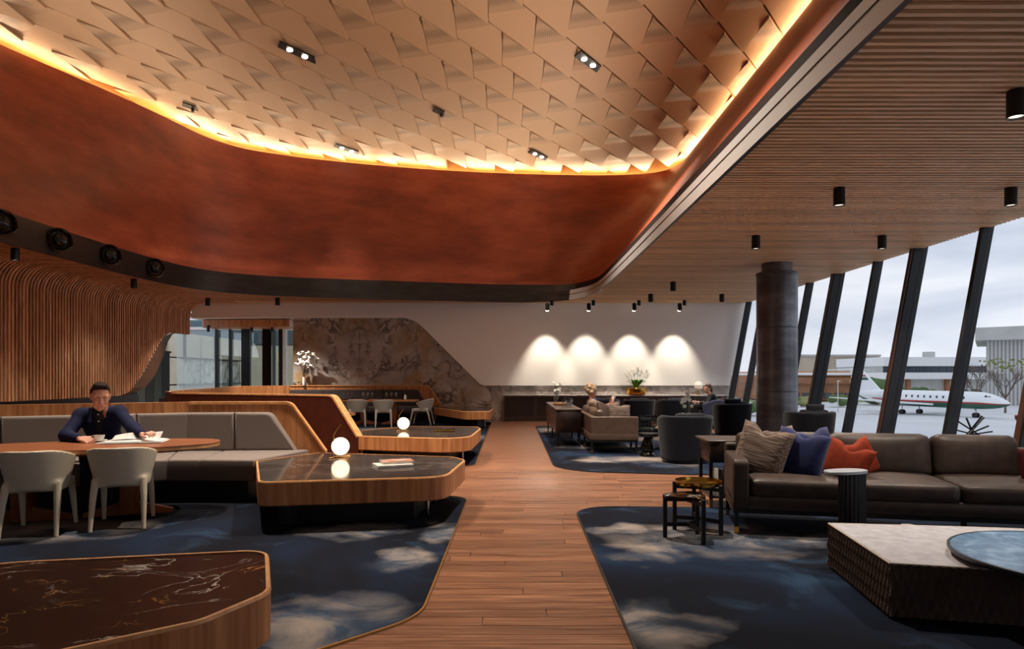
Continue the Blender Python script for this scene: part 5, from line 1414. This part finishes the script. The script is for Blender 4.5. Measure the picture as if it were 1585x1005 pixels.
for k in range(22): leaf_blade(ob, k*.4+.1, .22+.05*(k % 3), .22+.05*(k % 2), .05, (.04*math.cos(k), 0, .19))
for k, (dx, h) in enumerate(((-.32, .55), (-.2, .6), (-.08, .68), (.05, .72), (.16, .66), (.28, .6), (.36, .5))): orchid(ob, (dx*.4, 0, .18), (dx*1.1, .05*(-1)**k, .18+h*.9), 4, k, .05)
op_ = empty('potted_orchid', ((1064-CX)*14.2/F, 14.2, .40), 0, 'small white orchid plant on the low table beyond the big tub chair', 'plant')
lathe('pot', 'ceramic', [(.05, 0), (.07, .02), (.08, .12), (.07, .12), (.001, .1)], 20, op_)
for k in range(6): leaf_blade(op_, k*1.05, .2, .12, .03, (0, 0, .12))
orchid(op_, (0, 0, .1), (.02, 0, .66), 5, 3, .045); orchid(op_, (0, 0, .1), (-.1, 0, .50), 4, 5, .045); orchid(op_, (0, 0, .1), (.16, 0, .45), 2, 7, .04)
lt = empty('low_table', ((1064-CX)*14.2/F, 14.2, .012), 0, 'small round black table carrying the potted orchid', 'table')
lathe('table_top', 'black_gloss', [(.3, .36), (.32, .365), (.32, .385), (.001, .388)], 32, lt); tube('pedestal', 'black', [(0, 0, 0), (0, 0, .36)], .03, 12, lt); lathe('foot', 'black', [(.18, 0), (.18, .01), (.03, .02)], 28, lt)
# ---- low cabinets along the far wall
x0, x1 = bw(780, 0)[0], bw(1118, 0)[0]; nd = 7; cwid = (x1-x0)/nd
for k in range(nd):
    nm = ['nearest the walkway', 'second from the walkway', 'third from the walkway', 'behind the reading person', 'under the orchid bowl', 'behind the far tub chairs', 'nearest the windows'][k]
    o = empty('low_cabinet', (x0+cwid*(k+.5), 21.42, 0), 0, 'dark low cabinet unit along the white wall, %s' % nm, 'cabinet', 'low cabinets along the white wall')
    rbox('carcass', 'grey_wood', (0, 0, .45), (cwid-.01, .5, .68), .003, 1, o); dr = rbox('door', 'dark_wood', (0, -.26, .46), (cwid-.09, .02, .58), .003, 1, o); rbox('plinth', 'grey_wood', (0, .02, .055), (cwid-.01, .46, .11), 0, 1, o)
    under(rbox('handle', 'black', (cwid*.36, -.275, .46), (.012, .015, .2), 0, 1, o), dr)
wt = rbox('cabinet_worktop', 'pale_marble', ((x0+x1)/2, 21.4, .812), (x1-x0+.06, .56, .04), .004, 1); tag(wt, 'long pale marble top over the low cabinets', 'worktop')
tl = empty('brass_table_lamp', ((1081-CX)*21.3/F, 21.3, .833), 0, 'opal table lamp on the low cabinets beside the seated person in black', 'lamp')
lathe('lamp_base', 'brass', [(.08, 0), (.085, .015), (.02, .03), (.02, .12), (.05, .14)], 20, tl); lathe('lamp_shade', 'opal_off', [(.05, .14), (.13, .2), (.14, .3), (.1, .4), (.001, .43)], 24, tl) if 'opal_off' in MT else lathe('lamp_shade', 'ceramic', [(.05, .14), (.13, .2), (.14, .3), (.1, .4), (.001, .43)], 24, tl)
# ================================================================== PEOPLE
def rotz(a): c, s = math.cos(a), math.sin(a); return np.array([[c, -s, 0], [s, c, 0], [0, 0, 1.0]])
def rotx(a): c, s = math.cos(a), math.sin(a); return np.array([[1.0, 0, 0], [0, c, -s], [0, s, c]])
def head_field(P):
    """head in its own frame: +y is the face, z up, origin mid-skull"""
    d = d_ell(P, (0, -.015, .03), (.076, .096, .095))
    d = smin(d, d_ell(P, (0, .015, -.04), (.062, .075, .075)), .04)
    d = smin(d, d_cap(P, (-.03, .05, -.085), (.03, .05, -.085), .028, .028), .03)
    d = smin(d, d_cap(P, (0, .06, -.1), (0, .066, -.1), .02, .02), .02)
    d = smin(d, d_cap(P, (-.045, .068, .022), (.045, .068, .022), .016, .016), .02)
    for s in (-1, 1):
        d = -smin(-d, d_ell(P, (s*.033, .1, -.004), (.02, .022, .013)), .012)
        d = smin(d, d_ell(P, (s*.032, .076, -.004), (.014, .012, .011)), .004)
        d = smin(d, d_ell(P, (s*.043, .058, -.032), (.022, .02, .02)), .02)
        d = smin(d, d_ell(P, (s*.078, -.008, -.012), (.01, .02, .032)), .01)
    d = smin(d, d_cap(P, (0, .082, .012), (0, .108, -.034), .008, .0135), .012)
    for s in (-1, 1): d = smin(d, d_ell(P, (s*.012, .096, -.036), (.01, .011, .009)), .008)
    d = smin(d, d_cap(P, (-.018, .088, -.060), (.018, .088, -.060), .007, .007), .007)
    d = smin(d, d_cap(P, (-.015, .086, -.072), (.015, .086, -.072), .0075, .0075), .007)
    d = -smin(-d, d_cap(P, (-.022, .1, -.066), (.022, .1, -.066), .0035, .0035), .003)
    return d
HV, HF = nets(head_field, (-.11, -.14, -.15), (.11, .14, .15), .0065)
def hand_data(palm_c, fwd, up, curl, side, size=1.0):
    """palm plus five bent fingers; fwd along the fingers, up out of the back of the hand, side = +1 thumb on +x of fwd x up"""
    f = np.array(fwd, float); f /= np.linalg.norm(f); u = np.array(up, float); u -= f*(u@f); u /= np.linalg.norm(u); r = np.cross(f, u)*side
    c = np.array(palm_c, float); s = size; prims = []
    at_ = lambda a, b, d: tuple(c+(f*a+r*b+u*d)*s)
    for b in (-.028, -.009, .011, .03): prims.append(('cap', at_(-.045, b*.7, 0), at_(.042, b, 0), .013*s, .0115*s))
    for b, L, ad in ((-.032, .06, -.1), (-.011, .075, -.03), (.010, .08, .03), (.031, .072, .1)):
        p = np.array(at_(.042, b, 0)); ang = curl*.5; seg = (L*.45, L*.32, L*.26)
        for i, sl in enumerate(seg):
            dv = (f*math.cos(ang)-u*math.sin(ang))+r*ad*.5; q = p+dv/np.linalg.norm(dv)*sl*s
            prims.append(('cap', tuple(p), tuple(q), (.0098-.0012*i)*s, (.0088-.0012*i)*s)); p = q; ang += curl*.7
    p0 = at_(-.02, .03, -.004); p1 = at_(.012, .056, -.016); p2 = at_(.036, .056-.012*curl, -.03-.012*curl)
    prims += [('cap', p0, p1, .014*s, .0115*s), ('cap', p1, p2, .011*s, .0085*s)]
    lo, hi = bounds(prims, .01)
    return nets(field(prims, .008), lo, hi, .0042)
def person(label, pose, clothes, hairfn, head_c, head_R, hands, k=.05, res=.014):
    o = empty('person', (0, 0, 0), 0, label, 'person')
    v, f = nets(field(pose, k), *bounds(pose), res); parts = [(v, f)]
    parts.append((HV@np.array(head_R).T+np.array(head_c), HF))
    for h in hands: parts.append(h)
    v, f = joinmesh(parts); mk('body', v, f, 'skin', o, True)
    for nm, m, prims, kk, cut, rs in clothes: blob(nm, m, prims, rs, kk, o, cut)
    hairfn(o); return o
A = lambda *t: np.array(t, float)
def put_head(fn_pts, R, c): return [tuple(np.array(R)@np.array(p)+np.array(c)) for p in fn_pts]

# ---- man in the navy blazer
hipR, hipL = (-4.62, 7.66, .585), (-4.42, 7.62, .585)
chest = (-4.50, 7.50, .88); belly = (-4.52, 7.6, .70); neckb = (-4.475, 7.42, 1.055)
shR, shL = (-4.69, 7.44, .985), (-4.29, 7.45, 1.015)
elR, wrR = (-4.70, 7.2, .79), (-4.45, 7.04, .768)
elL, wrL = (-4.05, 7.30, .86), (-3.86, 7.13, .805)
kn = [(-4.47, 7.2, .57), (-4.25, 7.15, .57)]; an = [(-4.45, 7.12, .10), (-4.2, 7.05, .10)]
hc = np.array((-4.395, 7.29, 1.205)); hR = rotz(PI+.62)@rotx(-.38)
S_ = 1.12
pose = [('ell', belly, (.15, .11, .16)), ('ell', chest, (.16, .11, .17)), ('cap', neckb, tuple(hc+np.array((0, .02, -.05))), .058, .055), ('cap', shR, shL, .065, .065),
        ('cap', shR, elR, .05, .042), ('cap', elR, wrR, .04, .028), ('cap', shL, elL, .05, .042), ('cap', elL, wrL, .04, .028),
        ('cap', hipR, kn[0], .085, .06), ('cap', hipL, kn[1], .085, .06), ('cap', kn[0], an[0], .055, .04), ('cap', kn[1], an[1], .055, .04), ('cap', hipR, hipL, .1, .1)]
# blazer: open V at the front
fwd = np.array((.30, -.954, 0)); rgt = np.array((-.954, -.30, 0))
def vcut(P):
    q = P-np.array(neckb); side = np.abs(q@rgt); fr = q@fwd; z = P[:, 2]
    w_ = np.clip((z-.73)/.33, 0, 1)*.075+.012
    return np.where(fr > -.0, (w_-side), -1.0)
def collar_cut(P): return np.maximum(vcut(P), .06-np.linalg.norm((P-np.array(neckb)-np.array((0, 0, .03)))*np.array((1, 1, .6)), axis=1))
jp = [('ell', belly, (.185, .145, .19)), ('ell', chest, (.195, .145, .19)), ('cap', shR, shL, .082, .082), ('cap', shR, elR, .073, .064), ('cap', elR, tuple(A(*elR)*.2+A(*wrR)*.8), .062, .047),
      ('cap', shL, elL, .073, .062), ('cap', elL, tuple(A(*elL)*.18+A(*wrL)*.82), .06, .046)]
sp_ = [('ell', belly, (.168, .128, .175)), ('ell', chest, (.176, .130, .175)), ('cap', tuple(A(*neckb)-A(0, 0, .05)), tuple(A(*neckb)+A(0, -.01, .03)), .075, .066)]
tp = [('cap', hipR, kn[0], .1, .075), ('cap', hipL, kn[1], .1, .075), ('cap', kn[0], an[0], .07, .058), ('cap', kn[1], an[1], .07, .058), ('cap', hipR, hipL, .12, .12)]
sh_ = [('cap', (-4.45, 7.12, .055), (-4.4, 6.95, .045), .042, .038), ('cap', (-4.2, 7.05, .055), (-4.14, 6.89, .045), .042, .038)]
HVs = HV*S_
def man_hair(o):
    pr = [('ell', (0, -.018, .036), (.0815, .101, .098)), ('cap', (-.03, .045, .112), (.04, .04, .12), .024, .024)]
    f0 = field(pr, .02)
    def cut(P): return np.maximum(-(P[:, 2]-(.046+.9*np.clip(P[:, 1]-.01, -.105, .2)+.25*np.clip(np.abs(P[:, 0])-.03, 0, .03)-2.2*np.clip(np.abs(P[:, 0])-.062, 0, .02))), -1)
    v, f = nets(lambda P: np.maximum(f0(P), cut(P)), (-.13, -.15, -.12), (.13, .13, .19), .007)
    mk('hair', (v*S_)@hR.T+hc, f, 'hair', o, True)
    for s in (-1, 1):
        bv, bf = nets(field([('cap', (s*.018, .09, .020), (s*.05, .078, .022), .005, .0035)], .01), (-.07, .05, 0), (.07, .12, .04), .004)
        mk('eyebrow', (bv*S_)@hR.T+hc, bf, 'hair', o, True)
        ev, ef = nets(field([('ell', (s*.032, .084, -.005), (.011, .006, .004))], .01), (-.07, .05, -.03), (.07, .12, .03), .0035)
        mk('eye', (ev*S_)@hR.T+hc, ef, 'eye', o, True)
    lv, lf = nets(field([('cap', (-.016, .0945, -.066), (.016, .0945, -.066), .004, .004)], .01), (-.05, .06, -.1), (.05, .12, -.04), .0035)
    mk('lips', (lv*S_)@hR.T+hc, lf, 'lips', o, True)
    # shirt buttons and collar points
    for k in range(4):
        z = 1.005-.075*k; c = A(*neckb)*(1-(1.055-z)/.36)+A(*belly)*((1.055-z)/.36); c = c+fwd*(.085+.055*min(1, (1.055-z)/.1)); c[2] = z
        mk('button', *nets(field([('ell', tuple(c), (.009, .009, .009))], .01), c-.016, c+.016, .005), 'ceramic', o, True)
    for s in (-1, 1):
        c = A(*neckb)+fwd*.072+rgt*s*.035; a = c+A(0, 0, .012); b = c+fwd*.02+rgt*s*.012-A(0, 0, .035)
        mk('collar', *nets(field([('cap', tuple(A(*neckb)+rgt*s*.068+A(0, 0, .025)), tuple(a), .012, .012), ('cap', tuple(a), tuple(b), .012, .008)], .012), np.minimum(a, b)-.11, np.maximum(a, b)+.11, .008), 'shirt', o, True)
        # lapels
        p0 = A(*neckb)+rgt*s*.085+fwd*.03+A(0, 0, .01); p1 = A(*chest)+rgt*s*.085+fwd*.125+A(0, 0, .04); p2 = A(*belly)+rgt*s*.018+fwd*.15+A(0, 0, .06)
        mk('lapel', *nets(field([('cap', tuple(p0), tuple(p1), .018, .028), ('cap', tuple(p1), tuple(p2), .028, .01)], .02), np.minimum(np.minimum(p0, p1), p2)-.04, np.maximum(np.maximum(p0, p1), p2)+.04, .009), 'suit', o, True)
hr = hand_data(tuple(A(*wrR)+A(.05, -.02, .0)), (.9, -.3, -.12), (-.2, -.5, .8), .9, -1, 1.0)
hl = hand_data(tuple(A(*wrL)+A(.07, -.045, .015)), (.8, -.5, .25), (.2, -.3, .9), .8, 1, 1.0)
_HV = HV; HV = HVs
person('man in a navy blazer and black shirt reading a newspaper at the oval table', pose,
       [('blazer', 'suit', jp, .05, collar_cut, .011), ('shirt', 'shirt', sp_, .05, None, .012), ('trousers', 'trousers', tp, .05, None, .015), ('shoes', 'black_gloss', sh_, .03, None, .012)], man_hair, tuple(hc), hR, [hr, hl])
HV = _HV
# cup and newspaper
cpx, cpy = G(153, 684, TZT)
sa = empty('saucer', (cpx, cpy, TZT), 0, 'white saucer under the coffee cup on the oval table', 'saucer'); lathe('saucer_dish', 'ceramic', [(.03, 0), (.045, .004), (.08, .016), (.078, .018), (.04, .008), (.001, .006)], 32, sa)
cu = empty('coffee_cup', (cpx, cpy, TZT+.008), 0, 'white coffee cup held by the man in the navy blazer', 'cup')
lathe('cup_bowl', 'ceramic', [(.025, 0), (.035, .006), (.05, .03), (.056, .062), (.053, .062), (.046, .03), (.001, .012)], 32, cu)
tube('cup_handle', 'ceramic', [(-.05, 0, .05), (-.078, 0, .052), (-.082, 0, .03), (-.047, 0, .02)], .0055, 8, cu); lathe('coffee', 'dark_wood', [(.001, .05), (.05, .05), (.05, .052), (.001, .052)], 24, cu)
nx, ny = G(205, 685, TZT)
nw = empty('newspaper', (nx, ny, TZT+.002), .25, 'open newspaper lying on the table under the man\'s hand', 'newspaper')
def sheet(nm, fn, m='paper', par=None, nu=14, nv=6):
    v = []; f = []
    for j in range(nv+1):
        for i in range(nu+1): v.append(fn(i/nu, j/nv))
    for j in range(nv):
        for i in range(nu): a = j*(nu+1)+i; f.append((a, a+1, a+nu+2, a+nu+1))
    o = mk(nm, v, f, m, par, True); md = o.modifiers.new('thickness', 'SOLIDIFY'); md.thickness = .0015; return o
sheet('lower_page', lambda u, v: (-.30+.62*u, -.17+.36*v, .006+.012*math.sin(u*PI)*v), 'paper', nw)
sheet('middle_page', lambda u, v: (-.26+.56*u, -.14+.34*v, .014+.02*math.sin(u*PI)*v), 'paper', nw)
sheet('lifted_page', lambda u, v: (-.20+.44*u+.02*v, -.02+.14*v-.05*v*v+.06*u, .022+.085*v*(.55+.45*u)+.01*math.sin(u*5)), 'paper', nw)

# ---- reader on the leather sofa, facing the windows
hc2 = A(1.66, 14.2, 1.075); hR2 = rotz(-PI/2-.25)@rotx(-.3)
c0, b0 = (1.68, 14.15, .72), (1.70, 14.15, .52)
shA, shB = (1.66, 13.96, .86), (1.66, 14.38, .86); elA, elB = (1.84, 13.88, .68), (1.86, 14.4, .70); wrA, wrB = (2.02, 14.02, .82), (2.02, 14.3, .82)
pose2 = [('ell', b0, (.13, .17, .16)), ('ell', c0, (.12, .17, .18)), ('cap', (1.66, 14.17, .9), tuple(hc2-A(0, 0, .06)), .055, .05), ('cap', shA, shB, .06, .06), ('cap', shA, elA, .05, .04), ('cap', elA, wrA, .038, .027), ('cap', shB, elB, .05, .04), ('cap', elB, wrB, .038, .027),
         ('cap', (1.72, 14.05, .56), (2.2, 14.05, .58), .085, .06), ('cap', (1.72, 14.28, .56), (2.2, 14.28, .58), .085, .06), ('cap', (2.2, 14.05, .58), (2.25, 14.05, .1), .055, .04), ('cap', (2.2, 14.28, .58), (2.25, 14.28, .1), .055, .04)]
top2 = [('ell', b0, (.16, .2, .18)), ('ell', c0, (.15, .2, .2)), ('cap', shA, shB, .078, .078), ('cap', shA, elA, .068, .058), ('cap', elA, tuple(A(*elA)*.2+A(*wrA)*.8), .056, .044), ('cap', shB, elB, .068, .058), ('cap', elB, tuple(A(*elB)*.2+A(*wrB)*.8), .056, .044)]
leg2 = [('cap', p[1], p[2], p[3]+.015, p[4]+.015) for p in pose2[8:]]
def hair2(o):
    R = random.Random(2); pr = [('ell', (0, -.03, .05), (.12, .125, .115))]
    for k in range(26):
        a = R.uniform(0, 2*PI); e = R.uniform(-.3, 1.2); d = A(math.cos(a)*math.cos(e), math.sin(a)*math.cos(e), math.sin(e))
        c = A(0, -.03, .03)+d*A(.125, .13, .125)
        if c[1] > .045 and c[2] < .07: continue
        pr.append(('ell', tuple(c), (.04, .04, .04)))
    v, f = nets(field(pr, .015), (-.2, -.22, -.12), (.2, .16, .22), .011); mk('hair', v@hR2.T+hc2, f, 'blond', o, True)
h1 = hand_data((2.06, 14.03, .86), (.3, .3, .9), (.8, -.5, 0), .5, 1); h2 = hand_data((2.06, 14.29, .86), (.3, -.3, .9), (.8, .5, 0), .5, -1)
person('person with curly fair hair reading a blue book on the leather sofa', pose2, [('jumper', 'knit', top2, .05, None, .016), ('scarf', 'blue_cloth', [('cap', (1.70, 14.08, .9), (1.70, 14.28, .9), .06, .06), ('cap', (1.78, 14.1, .84), (1.82, 14.2, .72), .05, .03)], .04, None, .014), ('trousers', 'trousers', leg2, .05, None, .018)], hair2, tuple(hc2), hR2, [h1, h2], .05, .018)
bk2 = empty('blue_book', (2.09, 14.16, .88), 0, 'open blue book held up by the reader on the leather sofa', 'book')
MT['book_blue'] = plain('blue_book_cover', '3f66a8', .5)
for s in (-1, 1):
    o = rbox('cover', 'book_blue', (.02, s*.09, 0), (.006, .18, .25), 0, 1, bk2, (0, .25, s*.25)); o = rbox('pages', 'page', (.008, s*.088, 0), (.014, .17, .235), 0, 1, bk2, (0, .25, s*.25))

# ---- person in black in the armchair by the windows
hc3 = A(5.37, 18.75, 1.07); hR3 = rotz(PI/2+.55)@rotx(-.12)
c0, b0 = (5.48, 18.68, .73), (5.52, 18.65, .53)
shA, shB = (5.42, 18.46, .87), (5.5, 18.86, .87); elA, elB = (5.26, 18.4, .66), (5.32, 18.95, .66); wrA, wrB = (5.06, 18.5, .70), (5.1, 18.75, .70)
pose3 = [('ell', b0, (.14, .17, .16)), ('ell', c0, (.12, .17, .18)), ('cap', (5.44, 18.7, .9), tuple(hc3-A(0, 0, .05)), .05, .048), ('cap', shA, shB, .055, .055), ('cap', shA, elA, .046, .038), ('cap', elA, wrA, .036, .026), ('cap', shB, elB, .046, .038), ('cap', elB, wrB, .036, .026),
         ('cap', (5.46, 18.55, .56), (5.0, 18.5, .6), .085, .06), ('cap', (5.46, 18.78, .56), (5.0, 18.72, .6), .085, .06), ('cap', (5.0, 18.5, .6), (4.95, 18.5, .1), .055, .04), ('cap', (5.0, 18.72, .6), (4.93, 18.72, .1), .055, .04)]
top3 = [('ell', b0, (.165, .195, .18)), ('ell', c0, (.145, .195, .2)), ('cap', shA, shB, .07, .07), ('cap', shA, elA, .06, .052), ('cap', elA, tuple(A(*elA)*.2+A(*wrA)*.8), .05, .04), ('cap', shB, elB, .06, .052), ('cap', elB, tuple(A(*elB)*.2+A(*wrB)*.8), .05, .04)]
leg3 = [('cap', p[1], p[2], p[3]+.015, p[4]+.015) for p in pose3[8:]]
def hair3(o):
    pr = [('ell', (0, -.028, .045), (.09, .105, .1)), ('cap', (-.05, -.07, .0), (-.05, -.08, -.16), .05, .03), ('cap', (.05, -.07, .0), (.05, -.08, -.16), .05, .03)]
    f0 = field(pr, .03); v, f = nets(lambda P: np.maximum(f0(P), np.where(P[:, 1] > .02, (.06-P[:, 2]), -1)), (-.16, -.2, -.25), (.16, .14, .18), .01); mk('hair', v@hR3.T+hc3, f, 'brown_hair', o, True)
h1 = hand_data((5.0, 18.53, .72), (-.8, .3, .2), (0, 0, 1), .5, 1); h2 = hand_data((5.04, 18.73, .72), (-.8, -.3, .2), (0, 0, 1), .5, -1)
person('person in black clothes with tied brown hair sitting in the armchair by the windows', pose3, [('jacket', 'shirt', top3, .05, None, .017), ('trousers', 'trousers', leg3, .05, None, .018)], hair3, tuple(hc3), hR3, [h1, h2], .05, .018)
rc = pillow('throw_pillow', 'maroon', .38, .36, .13, None, (5.74, 18.55, .66), (-.2, 0, 1.35), 12, .03); tag(rc, 'dark red cushion behind the person in black', 'cushion')
